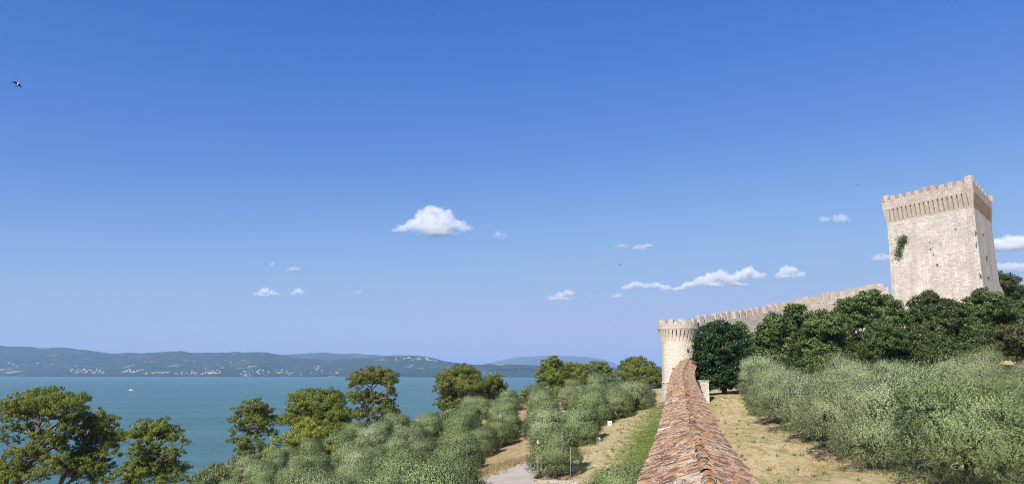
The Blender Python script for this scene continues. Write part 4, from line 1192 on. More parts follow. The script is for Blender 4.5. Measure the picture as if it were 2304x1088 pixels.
# --- trees drawn as clusters of foliage placed from the photograph
def cluster_tree(name, label, cat, D, clusters, base, material, bark, seed, kind='pine', group=None, trunk_r=.3, dens=1.0, size=1.0, lean=0, bare=0):
    """clusters: (px, py, rx, ry) ; base: pixel column of the trunk foot"""
    rs = np.random.default_rng(seed)
    k = D / F
    bx = xy(base, D)[0]
    zb = float(ground_z(bx, D))
    foot = np.array([bx, D, zb])
    top = min(clusters, key=lambda q: q[1] - q[3])
    C = []
    span = (max(q[0] + q[2] for q in clusters) - min(q[0] - q[2] for q in clusters)) * .5 * k
    for (px, py, rx, ry) in clusters:
        dd = rs.uniform(-.55, .55) * max(.2, span - rx * k * .7)
        if kind == 'pine': rx, ry = (rx * 1.12, ry * 1.5) if D == 165 else (rx * 1.13, ry * 1.28)
        if kind == 'oak': rx, ry = rx * 1.1, ry * 1.15
        p = at(px, py, D + dd); C.append((p, np.array([rx * k, max(rx * .85 * k, ry * k), ry * k])))
    vs_, os_ = [], []
    tc0 = np.mean([q[0] for q in C], 0)
    extra = []
    if kind == 'pine' and len(C) > 5:     # loose sprays that fill between neighbouring clumps
        for (c, r) in C:
            d_ = sorted(C, key=lambda q: np.linalg.norm((q[0] - c) * [1, .5, 1]))[1:4]
            for (c2, r2) in d_:
                if rs.random() < .55: continue
                f_ = rs.uniform(.35, .65); extra.append((c * (1 - f_) + c2 * f_ + rs.normal(size=3) * .25, (r + r2) * .5 * np.array([.62, .62, .75])))
    if kind == 'pine':
        for c, r in C + extra:
            n = max(8, int(r[0] * r[2] * 12.5 * dens))
            sub = sphere_pts(n, rs, -.55) * r * rs.uniform(.5, 1.12, (n, 1)) + c
            sr = np.clip(r[2] * .30, .26, .62) * size * rs.uniform(.8, 1.25)
            for s in sub:
                m_ = int(58 * dens * (sr / .6) ** 1.5) + 16
                n_ = sphere_pts(m_, rs, -.7)
                p = s + n_ * np.array([sr * 1.15, sr * 1.15, sr * .85]) * rs.uniform(.45, 1.0, (len(n_), 1))
                d = n_ * .7 + np.array([0, 0, .75]) + rs.normal(size=n_.shape) * .3
                o_ = n_ * .6 + (s - c) / r * .55 + np.array([0, 0, .25]); os_.append(o_)
                vs_.append(leaves_np(p, d, rs.uniform(.26, .55, len(p)) * size, rs.uniform(.05, .095, len(p)) * size, rs, o_))
    else:
        for c, r in C:
            n = int((r[0] * r[2] + r[1] * r[2]) * 8.5 * dens) + 12
            sub = sphere_pts(n, rs, -.7) * r * rs.uniform(.70, 1.0, (n, 1)) + c
            sr = .50 * size
            for s in sub:
                m_ = 46
                n_ = sphere_pts(m_, rs, -.9)
                p = s + n_ * sr * rs.uniform(.3, 1.0, (len(n_), 1)) * np.array([1.2, 1.2, .8])
                d = n_ * .8 + rs.normal(size=n_.shape) * .5 + np.array([0, 0, .15])
                o_ = n_ * .7 + (s - c) / r * .5 + np.array([0, 0, .15]); os_.append(o_)
                vs_.append(leaves_np(p, d, rs.uniform(.18, .34, len(p)) * size, rs.uniform(.11, .2, len(p)) * size, rs, o_))
            # dense heart
            n = int(r[0] * r[2] * 40) + 20
            h = sphere_pts(n, rs, -1) * r * rs.uniform(.2, .72, (n, 1)) + c
            os_.append(h - c); vs_.append(leaves_np(h, rs.normal(size=h.shape), rs.uniform(.5, .9, n), rs.uniform(.35, .6, n), rs, h - c))
    root = empty(name, foot, label, cat, group)
    v = np.concatenate(vs_) - foot
    mb = MB()
    tc_ = max(C, key=lambda q: q[0][2])[0]
    tpt = tc_ - foot
    path = [np.array([0, 0, -.6]), np.array([lean * .2, 0, tpt[2] * .2]), np.array([tpt[0] * .3 + lean, tpt[1] * .3, tpt[2] * .45]), np.array([tpt[0] * .7, tpt[1] * .7, tpt[2] * .75]), tpt]
    mb.tube(path, [trunk_r, trunk_r * .85, trunk_r * .7, trunk_r * .45, trunk_r * .12], 8)
    for c, r in C:
        q = c - foot
        zf = np.clip((q[2] - r[2] - abs(q[0]) * .35) / max(tpt[2], 1), .22, .85)
        zs = np.array([-.0, .2, .45, .75, 1.0]); st = np.array([np.interp(zf, zs, [p[i] for p in path]) for i in range(3)])
        mb.tube(tube_path(st, q, rs, .14, 6), list(np.linspace(trunk_r * .42, .03, 6)), 6)
        for _ in range(3 if kind == 'pine' else 0):
            e = q + rs.normal(size=3) * r * .6
            mid = st + (q - st) * rs.uniform(.45, .8)
            mb.tube(tube_path(mid, e, rs, .2, 4), [.06, .05, .035, .015], 5)
    for _ in range(bare):       # bare dead boughs
        zf = rs.uniform(.35, .7); st = np.array([np.interp(zf, [-.0, .2, .45, .75, 1.0], [p[i] for p in path]) for i in range(3)])
        mb.tube(tube_path(st, st + np.array([rs.normal() * 2.2, rs.normal() * 1.5, rs.uniform(-1.8, .6)]), rs, .2, 5), [.07, .06, .045, .03, .012], 5)
    mb.build('trunk', bark, root, smooth_=True)
    link(bpy.data.objects.new('crown', leaf_mesh('crown', v, material, np.concatenate(os_), .45)), root)
    return root
G = 'pines along the lake shore'
pines = [
    ('broad domed pine at the far left edge over the lake', 100, 62, [(75, 905, 52, 22), (35, 925, 38, 18), (110, 900, 40, 20), (150, 915, 42, 24), (170, 935, 22, 18), (90, 935, 45, 16), (20, 965, 32, 10), (10, 990, 30, 11), (60, 960, 20, 8), (110, 980, 36, 13), (140, 965, 30, 14), (70, 1005, 30, 10), (25, 1040, 34, 12), (90, 1035, 40, 12), (60, 1070, 44, 12), (130, 1030, 30, 14), (10, 1080, 30, 14), (50, 1020, 34, 12), (100, 1060, 30, 12), (120, 1005, 28, 12), (150, 990, 24, 13), (30, 1060, 30, 12), (75, 970, 26, 10)], .45, 'pine', 0),
    ('dark ragged pine between the domed pine and the bushy left one', 104, 150, [(220, 940, 24, 14), (246, 955, 22, 16), (210, 962, 24, 14), (180, 975, 20, 12), (235, 985, 32, 16), (205, 1005, 26, 14), (245, 1015, 24, 14), (165, 1040, 32, 14), (205, 1050, 26, 16), (150, 1058, 22, 12), (230, 1075, 24, 14), (190, 1025, 26, 14), (225, 1045, 26, 15), (185, 1070, 28, 14), (195, 945, 18, 14), (260, 985, 18, 14)], .4, 'pine', 2),
    ('bushy crooked pine, third from the left edge', 98, 320, [(350, 960, 40, 15), (320, 972, 28, 14), (385, 975, 26, 14), (355, 985, 40, 12), (410, 995, 18, 10), (300, 985, 16, 9), (330, 1030, 32, 15), (300, 1050, 24, 14), (355, 1050, 34, 18), (395, 1055, 26, 15), (400, 1020, 18, 8), (340, 1078, 50, 14), (385, 1082, 32, 12), (300, 1015, 20, 10), (365, 1020, 24, 11), (285, 1065, 26, 14), (330, 1055, 30, 14)], .35, 'pine', 4),
    ('slender pine with clear trunk rising from the lake edge', 150, 565, [(572, 910, 24, 10), (555, 925, 26, 11), (590, 930, 24, 11), (540, 945, 24, 9), (612, 945, 16, 9), (570, 950, 34, 12), (545, 972, 24, 9), (590, 975, 28, 10), (560, 995, 32, 10), (530, 990, 16, 6), (580, 1012, 26, 9), (550, 1018, 22, 7)], .33, 'pine', 4),
    ('wide spreading pine behind the yellow-green young pine', 148, 745, [(735, 885, 24, 12), (690, 895, 32, 15), (720, 905, 40, 16), (755, 900, 22, 14), (670, 918, 26, 12), (700, 930, 42, 15), (745, 925, 34, 16), (655, 945, 26, 12), (690, 955, 32, 12), (770, 935, 18, 14), (735, 955, 36, 14), (770, 965, 26, 14), (755, 985, 32, 14)], .42, 'pine', 5),
    ('yellow-green young pine in front of the spreading pine', 128, 690, [(697, 950, 22, 12), (672, 968, 22, 12), (715, 968, 26, 13), (655, 985, 20, 11), (690, 985, 28, 12), (730, 985, 24, 12), (665, 1005, 24, 11), (705, 1005, 30, 12), (740, 1008, 20, 10), (680, 1022, 26, 10), (720, 1026, 24, 10)], .22, 'pine_bright', 2),
    ('low brownish pine beside the slender pine', 135, 622, [(618, 992, 16, 9), (632, 1005, 16, 9), (612, 1012, 18, 10), (628, 1030, 22, 12), (608, 1045, 16, 10)], .2, 'pine_bright', 2),
    ('tallest flat-topped pine in layered tiers over the lake', 165, 838, [(840, 838, 36, 9), (815, 850, 26, 10), (865, 850, 24, 12), (840, 858, 42, 10), (800, 868, 16, 6), (876, 868, 14, 7), (815, 888, 30, 8), (850, 893, 26, 7), (880, 885, 13, 6), (795, 900, 16, 6), (830, 905, 36, 7), (875, 905, 16, 7), (865, 920, 26, 9), (825, 930, 24, 8), (795, 935, 24, 9), (880, 935, 20, 9), (902, 945, 14, 8), (850, 950, 24, 8), (915, 958, 16, 7), (885, 958, 18, 8)], .42, 'pine', 9),
    ('twin-crowned pine with pale bare bough left of centre', 185, 1010, [(1040, 835, 26, 12), (1005, 845, 20, 10), (1065, 848, 20, 12), (1030, 855, 32, 12), (1000, 868, 22, 10), (1055, 870, 32, 13), (985, 880, 15, 6), (1015, 890, 28, 11), (1050, 892, 34, 13), (1000, 905, 22, 8), (1030, 912, 34, 11), (1065, 912, 26, 11), (1005, 925, 18, 6), (1050, 925, 32, 9)], .4, 'pine', 6),
    ('dark round pine joined to the right of the twin-crowned pine', 188, 1105, [(1112, 852, 18, 9), (1098, 865, 22, 11), (1122, 870, 16, 12), (1108, 883, 26, 12), (1088, 890, 20, 11), (1118, 900, 18, 11), (1100, 908, 24, 10), (1135, 893, 10, 7)], .3, 'pine', 2),
    ('tiny umbrella-shaped pine on the orchard skyline', 180, 1184, [(1186, 881, 13, 5), (1178, 884, 9, 4), (1196, 885, 9, 4)], .14, 'pine_bright', 3),
    ('leaning feathery pine, leftmost of the clump left of the round tower', 200, 1250, [(1248, 810, 18, 8), (1235, 822, 20, 10), (1255, 828, 20, 10), (1225, 842, 22, 10), (1250, 848, 26, 12), (1232, 862, 22, 10), (1262, 865, 22, 12), (1250, 880, 26, 10)], .3, 'pine', 4),
    ('rounded pine second from left in the clump by the round tower', 203, 1295, [(1285, 826, 20, 9), (1308, 830, 20, 9), (1292, 842, 32, 11), (1318, 848, 18, 10), (1280, 856, 22, 10), (1305, 862, 26, 10), (1290, 872, 24, 8)], .3, 'pine', 4),
    ('open-branched pine third from left in the clump by the round tower', 206, 1345, [(1340, 820, 16, 7), (1358, 826, 16, 8), (1345, 836, 24, 7), (1365, 842, 16, 7), (1372, 858, 18, 8), (1352, 862, 14, 6)], .28, 'pine', 7),
    ('tall domed pine, largest of the clump by the round tower', 198, 1432, [(1432, 812, 20, 8), (1415, 822, 22, 9), (1450, 822, 22, 9), (1432, 832, 34, 10), (1402, 842, 20, 8), (1462, 838, 18, 9), (1430, 848, 34, 9), (1460, 856, 24, 9), (1405, 862, 20, 8), (1440, 868, 32, 8)], .36, 'pine', 7),
    ('pine half hidden behind the round tower', 202, 1480, [(1476, 838, 16, 9), (1490, 846, 16, 10), (1478, 858, 22, 10), (1490, 870, 18, 9), (1500, 858, 16, 11)], .26, 'pine', 2),
    ('dark undergrowth pine filling below the spreading pine', 152, 800, [(790, 965, 24, 12), (770, 990, 26, 13), (800, 990, 24, 12), (815, 972, 20, 10), (785, 1012, 26, 10), (830, 985, 20, 8)], .2, 'pine', 1),
    ('dark low bush at the foot of the tallest pine', 160, 935, [(935, 948, 12, 5), (922, 955, 12, 6), (945, 958, 10, 5)], .12, 'pine', 0),
    ('small leaning bush left of the twin-crowned pine', 175, 985, [(980, 935, 10, 5), (992, 940, 11, 5), (1002, 945, 8, 4)], .12, 'pine', 1),
]
for n_, (lab, D, base, cl, tr, mt, bare) in enumerate(pines):
    cluster_tree('pine_tree' if 'bush' not in lab or 'bushy' in lab else 'pine_bush', lab, 'pine' if 'bush' not in lab or 'bushy' in lab else 'bush', D, cl, base, M[mt], M['bark_pale'] if bare >= 6 else M['bark'], 300 + n_, 'pine', G, tr, .78 if D > 120 else 1.3, 1.25 if D > 120 else .95, 0, bare)

G = 'evergreen trees below the castle'
oaks = [
    ('very dark dense evergreen tree right of the round tower', 110, 1618, [(1618, 738, 22, 16), (1600, 752, 28, 22), (1640, 750, 26, 20), (1585, 772, 24, 24), (1620, 785, 48, 30), (1655, 775, 26, 26), (1592, 810, 32, 28), (1640, 815, 38, 28), (1620, 845, 46, 28), (1600, 862, 34, 18), (1645, 858, 30, 20), (1578, 800, 16, 26), (1668, 800, 16, 26)], 'laurel', .4),
    ('pale green climber beside the dark evergreen against the wall', 120, 1668, [(1667, 735, 10, 10), (1672, 752, 10, 12)], 'ivy', .1),
    ('thin upright shrub in front of the curtain wall', 116, 1688, [(1688, 760, 11, 16), (1690, 785, 13, 18), (1686, 810, 14, 16)], 'oak', .14),
    ('leftmost holm oak of the grove under the curtain wall', 112, 1750, [(1745, 725, 24, 18), (1728, 748, 24, 20), (1762, 750, 28, 24), (1720, 778, 26, 22), (1755, 785, 36, 26), (1735, 810, 36, 22), (1775, 815, 28, 20), (1712, 810, 22, 20), (1760, 830, 34, 14)], 'oak', .35),
    ('pale-topped holm oak reaching over the battlements of the curtain wall', 120, 1792, [(1790, 697, 20, 12), (1802, 712, 24, 16), (1780, 718, 22, 16), (1798, 740, 32, 22), (1815, 765, 28, 22), (1790, 775, 30, 22)], 'oak', .3),
    ('round-headed holm oak in the middle of the grove', 114, 1850, [(1852, 712, 20, 13), (1835, 735, 26, 18), (1868, 735, 26, 20), (1850, 765, 38, 26), (1825, 790, 30, 22), (1872, 795, 32, 24), (1848, 815, 38, 16), (1820, 825, 30, 14), (1885, 820, 30, 16), (1890, 765, 24, 20)], 'oak', .35),
    ('tall holm oak rising towards the wall end', 120, 1905, [(1905, 690, 22, 16), (1888, 712, 22, 18), (1920, 718, 26, 20), (1900, 745, 32, 24), (1918, 775, 28, 22), (1930, 800, 26, 20), (1910, 822, 30, 14)], 'oak', .33),
    ('tallest holm oak left of the keep foot', 118, 1960, [(1962, 668, 26, 14), (1938, 682, 26, 16), (1985, 682, 28, 18), (1955, 705, 40, 22), (2010, 695, 22, 18), (1990, 720, 34, 22), (1935, 725, 26, 20), (2025, 715, 20, 18)], 'oak', .4),
    ('light green tree in front of the tallest holm oak', 108, 1992, [(1985, 735, 22, 14), (2005, 745, 28, 16), (1970, 755, 26, 16), (1995, 772, 42, 20), (1965, 790, 28, 20), (2020, 795, 26, 20), (1990, 808, 36, 16), (2040, 815, 26, 16), (1960, 822, 30, 14), (2010, 830, 34, 12)], 'oak_light', .3),
    ('holm oak standing before the middle of the keep', 120, 2085, [(2088, 668, 16, 12), (2068, 685, 22, 16), (2108, 682, 22, 14), (2085, 705, 38, 20), (2055, 722, 26, 18), (2112, 722, 30, 20), (2082, 742, 38, 18)], 'oak', .35),
    ('dark oak filling the gap under the keep', 112, 2065, [(2060, 752, 30, 16), (2040, 775, 24, 18), (2075, 785, 34, 20), (2055, 808, 34, 16), (2105, 770, 30, 20), (2060, 832, 40, 14)], 'oak', .3),
    ('grey-green oak with twiggy top under the keep corner', 120, 2150, [(2140, 685, 16, 12), (2160, 700, 24, 16), (2135, 712, 24, 18), (2165, 730, 30, 20), (2140, 752, 30, 18), (2160, 772, 28, 16), (2130, 775, 24, 14)], 'oak', .3),
    ('broad holm oak under the right face of the keep', 120, 2215, [(2215, 665, 22, 14), (2192, 678, 22, 14), (2240, 675, 24, 14), (2215, 695, 40, 18), (2260, 695, 24, 18), (2190, 712, 28, 18), (2245, 722, 34, 20), (2275, 722, 22, 18), (2205, 742, 36, 18), (2240, 752, 30, 16), (2180, 735, 24, 16)], 'oak', .4),
    ('bright green tree low in front of the grove', 106, 2120, [(2100, 800, 30, 16), (2130, 785, 26, 16), (2085, 825, 28, 16), (2120, 822, 32, 16), (2150, 808, 24, 16), (2145, 838, 26, 12)], 'oak_light', .28),
    ('fresh green tree right of the bright one', 108, 2195, [(2195, 765, 26, 16), (2220, 778, 26, 16), (2178, 788, 24, 16), (2210, 800, 32, 16), (2185, 820, 32, 16)], 'oak_light', .28),
    ('brownish green oak at the right edge of the picture', 112, 2275, [(2268, 748, 26, 16), (2295, 762, 28, 18), (2255, 778, 28, 18), (2285, 795, 34, 20), (2310, 740, 24, 18), (2315, 800, 26, 20)], 'oak_brown', .3),
    ('grey-green holm oak behind the right foot of the keep', 165, 2262, [(2255, 622, 20, 10), (2275, 632, 18, 10), (2250, 642, 24, 12), (2285, 652, 22, 12), (2265, 664, 30, 12), (2298, 675, 20, 12), (2270, 690, 30, 14)], 'oak', .4),
    ('dark oak at the right edge below the holm oak behind the keep', 140, 2305, [(2300, 700, 18, 12), (2312, 685, 20, 14), (2318, 712, 22, 14)], 'oak', .3),
]
M['oak_light'] = foliage('fresh_oak_leaf', [(0.04, 0.065, 0.016), (0.075, 0.11, 0.026), (0.12, 0.15, 0.045)], 0.2, 0.5, 0.3, 0.1)
M['oak_brown'] = foliage('brownish_oak_leaf', [(0.05, 0.06, 0.022), (0.09, 0.095, 0.036), (0.13, 0.125, 0.05)], 0.15, 0.5, 0.3, 0.1)
for n_, (lab, D, base, cl, mt, tr) in enumerate(oaks):
    nm = 'climber' if 'climber' in lab else 'shrub' if 'shrub' in lab else 'evergreen_tree' if 'evergreen tree' in lab else 'oak_tree'
    cluster_tree(nm, lab, {'climber': 'plant', 'shrub': 'shrub'}.get(nm, 'tree'), D, cl, base, M[mt], M['bark'], 500 + n_, 'oak', G if 'oak' in nm else None, tr, .95 if mt == 'laurel' else .72, .95 if mt == 'laurel' else 1.12)
# ------------------------------------------------------------------ things by the road
def thing(name, loc, label, cat, group=None):
    r = empty(name, loc, label, cat, group); return r
def part(mb, name, m_, root, **kw): return mb.build(name, m_, root, **kw)
g = on_ground(1213, 1076); k = g[1] / F
H_ = 76 * k
t = thing('lamp_post', g, 'grey lamp post with white globe at the kerb corner', 'lamp post')
mb = MB(); mb.tube([(0, 0, -.2), (0, 0, 1.0), (0, 0, H_ - .3)], [.085, .07, .05], 10); part(mb, 'pole', M['metal'], t, smooth_=True)
mb = MB(); mb.tube([(0, 0, 0), (0, 0, .35)], [.12, .12], 10); part(mb, 'base', M['metal'], t)
mb = MB(); mb.tube([(0, 0, H_ - .32), (0, 0, H_ - .22)], [.12, .10], 10); part(mb, 'collar', M['dark'], t)
me = mesh_np('globe', ICO_V * .24 + np.array([0, 0, H_]), ICO_F, M['white'], smooth_=True); link(bpy.data.objects.new('globe', me), t)
g = on_ground(1284, 1080); k = g[1] / F
t = thing('pole', g, 'thin bare grey pole in front of the olive shade', 'pole')
mb = MB(); mb.tube([(0, 0, -.2), (0, 0, 70 * k)], [.032, .032], 8); part(mb, 'shaft', M['metal'], t, smooth_=True)
mb = MB(); mb.tube([(0, 0, 70 * k), (0, 0, 70 * k + .05)], [.055, .03], 8); part(mb, 'cap', M['metal'], t)
g = on_ground(1232, 1061); k = g[1] / F
t = thing('bollard', g, 'dark stubby bollard beside the lone olive trunk', 'bollard')
mb = MB(); mb.tube([(0, 0, -.1), (0, 0, 15 * k)], [.13, .12], 10); part(mb, 'post', M['metal'], t, smooth_=True)
mb = MB(); mb.tube([(0, 0, 15 * k), (0, 0, 16.5 * k)], [.15, .08], 10); part(mb, 'cap', M['dark'], t)
# barrier across the track
a = on_ground(1153, 1046); b = on_ground(1232, 1050)
t = thing('barrier', (a + b) / 2, 'thin two-rail metal barrier across the track', 'barrier')
o_ = (a + b) / 2
for q in (a, (a * .4 + b * .6), b):
    mb = MB(); mb.tube([q - o_ + Z3 * -.2, q - o_ + Z3 * .78], [.035, .035], 6); part(mb, 'post', M['metal'], t)
for h_ in (.42, .72):
    mb = MB(); mb.tube([a - o_ + Z3 * h_, b - o_ + Z3 * h_], [.03, .03], 6); part(mb, 'rail', M['metal'], t)
# kerb stones along the road edge and round the olive's bed
kp = resample([on_ground(*q) for q in [(1218, 1062), (1208, 1075), (1199, 1082), (1230, 1086), (1262, 1088), (1300, 1090)]], 0.8)
kroot = empty('kerb', kp[0], 'low stone kerb round the bed of the lone olive', 'kerb'); kroot['kind'] = 'structure'
for a_, b_ in zip(kp[:-1], kp[1:]):
    d_ = unit(b_ - a_); n2 = np.array([-d_[1], d_[0], 0]); c_ = (a_ + b_) / 2; c_[2] = float(ground_z(c_[0], c_[1])) - .08
    mb = MB(); mb.box(c_ - kp[0], d_ * np.linalg.norm(b_ - a_) * .485, n2 * .09, Z3 * .36); part(mb, 'kerb_stone', M['stone_grey'], kroot)
# white marker slabs on the lane
for px, py, w_, h_, lab in ((1372, 957, 9, 10, 'white marker slab on the grass lane, upper one'), (1346, 996, 9, 11, 'white marker slab half hidden by olives, lower one')):
    g = on_ground(px, py); k = g[1] / F
    t = thing('marker_slab', g, lab, 'marker', 'white slabs on the lane')
    mb = MB(); mb.box((0, 0, -.1), (w_ * k * .5, .05, 0), (-.02, .12, 0), (0, 0, h_ * k + .1), taper=.95); part(mb, 'slab', M['white'], t)
    mb = MB(); mb.box((.02, -.15, h_ * k * .4), (w_ * k * .12, .01, 0), (-.003, .02, 0), (0, 0, h_ * k * .25)); part(mb, 'plaque', M['metal'], t)

# ------------------------------------------------------------------ grass
def tufts(name, n, region, material, seed, hgt, wid, blades=5):
    rs = np.random.default_rng(seed); pts = []
    while len(pts) < n:
        p = region(rs)
        if p is not None: pts.append(p)
    P0 = np.array(pts); z = ground_z(P0[:, 0], P0[:, 1]); P0 = np.c_[P0, z]
    P0 = np.repeat(P0, blades, 0); m_ = len(P0)
    d = rs.normal(size=(m_, 3)) * .45; d[:, 2] = 1; d /= np.linalg.norm(d, axis=1, keepdims=True)
    h = hgt * rs.uniform(.5, 1.3, m_)
    c = P0 + rs.normal(size=(m_, 3)) * [.08, .08, 0] + d * h[:, None] * .45
    me = leaf_mesh(name, leaves_np(c, d, h, wid, rs), material)
    link(bpy.data.objects.new(name, me), kind='stuff', label=None)
def lane_r(rs):
    y = rs.uniform(44, 116); x = np.interp(y, RPATH[:, 1], RPATH[:, 0]) + rs.uniform(1.5, 16)
    return (x, y)
def lane_l(rs):
    y = rs.uniform(58, 122); x = np.interp(y, RPATH[:, 1], RPATH[:, 0]) - rs.uniform(1.5, 16)
    return None if on_road(x, y) else (x, y)
def green_l(rs):
    y = rs.uniform(56, 112); x = np.interp(y, RPATH[:, 1], RPATH[:, 0]) - 4.0 - abs(rs.normal()) * 2.2 + .8
    return (x, y)
tufts('dry_grass', 15000, lambda r: lane_r(r) if r.random() < .6 else lane_l(r), M['straw'], 41, .10, .03, 3)
tufts('green_grass', 8000, lambda r: green_l(r) if r.random() < .72 else (lane_r(r) if r.random() < .5 else lane_l(r)), M['grass'], 42, .15, .035)
_rd = [on_ground(*q) for q in [(1070, 1066), (1110, 1056), (1150, 1046), (1165, 1040), (1110, 1062), (1085, 1072)]]
def verge(rs):
    q = _rd[rs.integers(len(_rd))]; return (q[0] + rs.normal() * 1.1 - .6, q[1] + rs.normal() * 1.4)
tufts('weeds', 130, lambda r: lane_r(r) if r.random() < .65 else lane_l(r), M['grass'], 44, .30, .06, 14)
tufts('tall_dry_grass', 900, verge, M['straw'], 43, .55, .05, 8)
def under(rs):
    q = left[rs.integers(len(left))]; x, y = q[0] + rs.normal() * 2.6, q[1] + rs.normal() * 2.6
    return None if on_road(x, y) or wall_side(x, y) > -7 else (x, y)

# scrub between orchard and pines
def scrub(rs):
    px = rs.uniform(455, 1230); d0 = np.interp(px, [420, 640, 900, 1100, 1300], [104, 134, 154, 172, 182])
    D = d0 + rs.uniform(-6, 10); return ((px - IW / 2) / F * D, D)
rs = np.random.default_rng(77)
sc_m = []
for s_ in range(3):
    r2 = np.random.default_rng(900 + s_); vs_ = []
    for _ in range(9):
        c = np.array([r2.normal() * .9, r2.normal() * .9, r2.uniform(.4, 1.5)]); n_ = sphere_pts(240, r2, -.5)
        p = c + n_ * r2.uniform(.6, 1.0) * r2.uniform(.5, 1, (len(n_), 1)); d = n_ * .6 + np.array([0, 0, .8]) + r2.normal(size=n_.shape) * .3
        vs_.append(leaves_np(p, d, r2.uniform(.2, .38, len(p)), r2.uniform(.06, .1, len(p)), r2))
    sc_m.append(leaf_mesh('shrub', np.concatenate(vs_), M['olive_green'] if s_ else M['pine']))
order = sorted([scrub(rs) for _ in range(70)], key=lambda q: q[0] / q[1])
for n_, (x, y) in enumerate(order):
    gz = float(ground_z(x, y))
    if gz < EYE - 34: continue
    o = bpy.data.objects.new('shrub', sc_m[int(rs.integers(3))]); o.location = (x, y, gz - .2); s_ = rs.uniform(.9, 1.7); o.scale = (s_, s_, s_ * rs.uniform(.8, 1.2)); o.rotation_euler = (0, 0, rs.uniform(0, 6.28))
    link(o, None, 'low shrub in the scrub above the lake shore, ' + ORD[n_] + ' from the left', 'shrub', 'scrub above the lake shore')

# ------------------------------------------------------------------ far shore villages
pxs, T_, HV = H_NEAR
def hill_point(px, py):
    """first point of the near hills on a pixel's sight line (depth from the hillside itself)"""
    i = int(np.clip((px - pxs[0]) / (pxs[1] - pxs[0]), 0, len(pxs) - 2)); best = None
    for j in range(1, 57):
        v = HV[i, j]; q = proj(v)
        if q[1] <= py: return v
    return HV[i, 50]
def house_mesh(name, w, d, h, rh, wall, roof):
    mb = MB()
    mb.box((0, 0, -6), (w / 2, 0, 0), (0, d / 2, 0), (0, 0, h + 6), m=0)
    e = .5; r0 = [(-w / 2 - e, -d / 2 - e, h + .05), (w / 2 + e, -d / 2 - e, h + .05), (w / 2 + e, d / 2 + e, h + .05), (-w / 2 - e, d / 2 + e, h + .05)]
    a_, b_ = (-w / 2 - e, 0, h + rh), (w / 2 + e, 0, h + rh)
    mb.face([r0[0], r0[1], b_, a_], m=1); mb.face([r0[2], r0[3], a_, b_], m=1); mb.face([r0[1], r0[2], b_], m=0); mb.face([r0[3], r0[0], a_], m=0)
    for x in np.linspace(-w * .35, w * .35, max(2, int(w / 5))):
        for z in np.arange(1.4, h - 1.2, 3.0):
            mb.face([(x - .5, -d / 2 - .06, z), (x + .5, -d / 2 - .06, z), (x + .5, -d / 2 - .06, z + 1.4), (x - .5, -d / 2 - .06, z + 1.4)], m=2)
    me = bpy.data.meshes.new(name); me.from_pydata(mb.v, [], mb.f)
    for m_ in (wall, roof, M['dark']): me.materials.append(m_)
    me.polygons.foreach_set('material_index', mb.m); me.update()
    return me
w1 = plain('cream_render', (.54, .44, .36), .9, .1, .1); w2 = plain('white_render', (.62, .56, .50), .9, .06, .1); w3 = plain('ochre_render', (.52, .34, .25), .9, .1, .1)
r1 = plain('terracotta_roof', (.46, .24, .16), .95, .2, .1)
HM = [house_mesh('house', 14, 11, 7, 3, w1, r1), house_mesh('house', 20, 12, 9, 3, w2, r1), house_mesh('house', 12, 10, 10, 2.5, w3, r1), house_mesh('house', 30, 14, 8, 3, w1, r1)]
rs = np.random.default_rng(5)
def village(label, group, n, x0, x1, y0, y1, s0=.55, s1=1.05):
    for _ in range(n):
        px = rs.uniform(x0, x1); py = rs.triangular(y0, y1 - (y1 - y0) * .25, y1)
        v = hill_point(px, py)
        o = bpy.data.objects.new('house', HM[int(rs.integers(4))]); s_ = rs.uniform(s0, s1)
        o.location = (v[0] + rs.normal() * 6, v[1] + rs.normal() * 12, v[2] - .5); o.scale = (s_, s_, s_); o.rotation_euler = (0, 0, rs.normal() * .5)
        link(o, None, label, 'house', group)
L_ = 'tiny pale house with terracotta roof '
village(L_ + 'in the left lakeside town across the water', 'houses of the left lakeside town', 60, 176, 254, 829, 841)
village(L_ + 'in the lakeside town just left of the boat', 'houses of the middle lakeside town', 42, 288, 340, 829, 840)
village(L_ + 'along the shore above and right of the boat', 'houses along the shore', 34, 343, 396, 834, 842)
village(L_ + 'on the waterfront near the knoll', 'houses on the waterfront', 26, 405, 470, 835, 843)
village(L_ + 'heaped on the small knoll by the far shore', 'houses on the knoll', 40, 478, 510, 832, 842)
village(L_ + 'at the foot of the rounded hill', 'houses below the rounded hill', 30, 548, 640, 829, 844)
village(L_ + 'scattered over the slope behind the spreading pine', 'houses behind the pines', 26, 640, 790, 824, 845)
village(L_ + 'strung along the crest of the right hill', 'houses on the crest', 24, 895, 990, 801, 812, .7, 1.3)
village(L_ + 'near the shore right of the tallest pine', 'houses right of the tallest pine', 22, 890, 1200, 828, 846)
village(L_ + 'standing alone on the wooded hillside', 'lone houses on the hillside', 26, 20, 620, 803, 832)

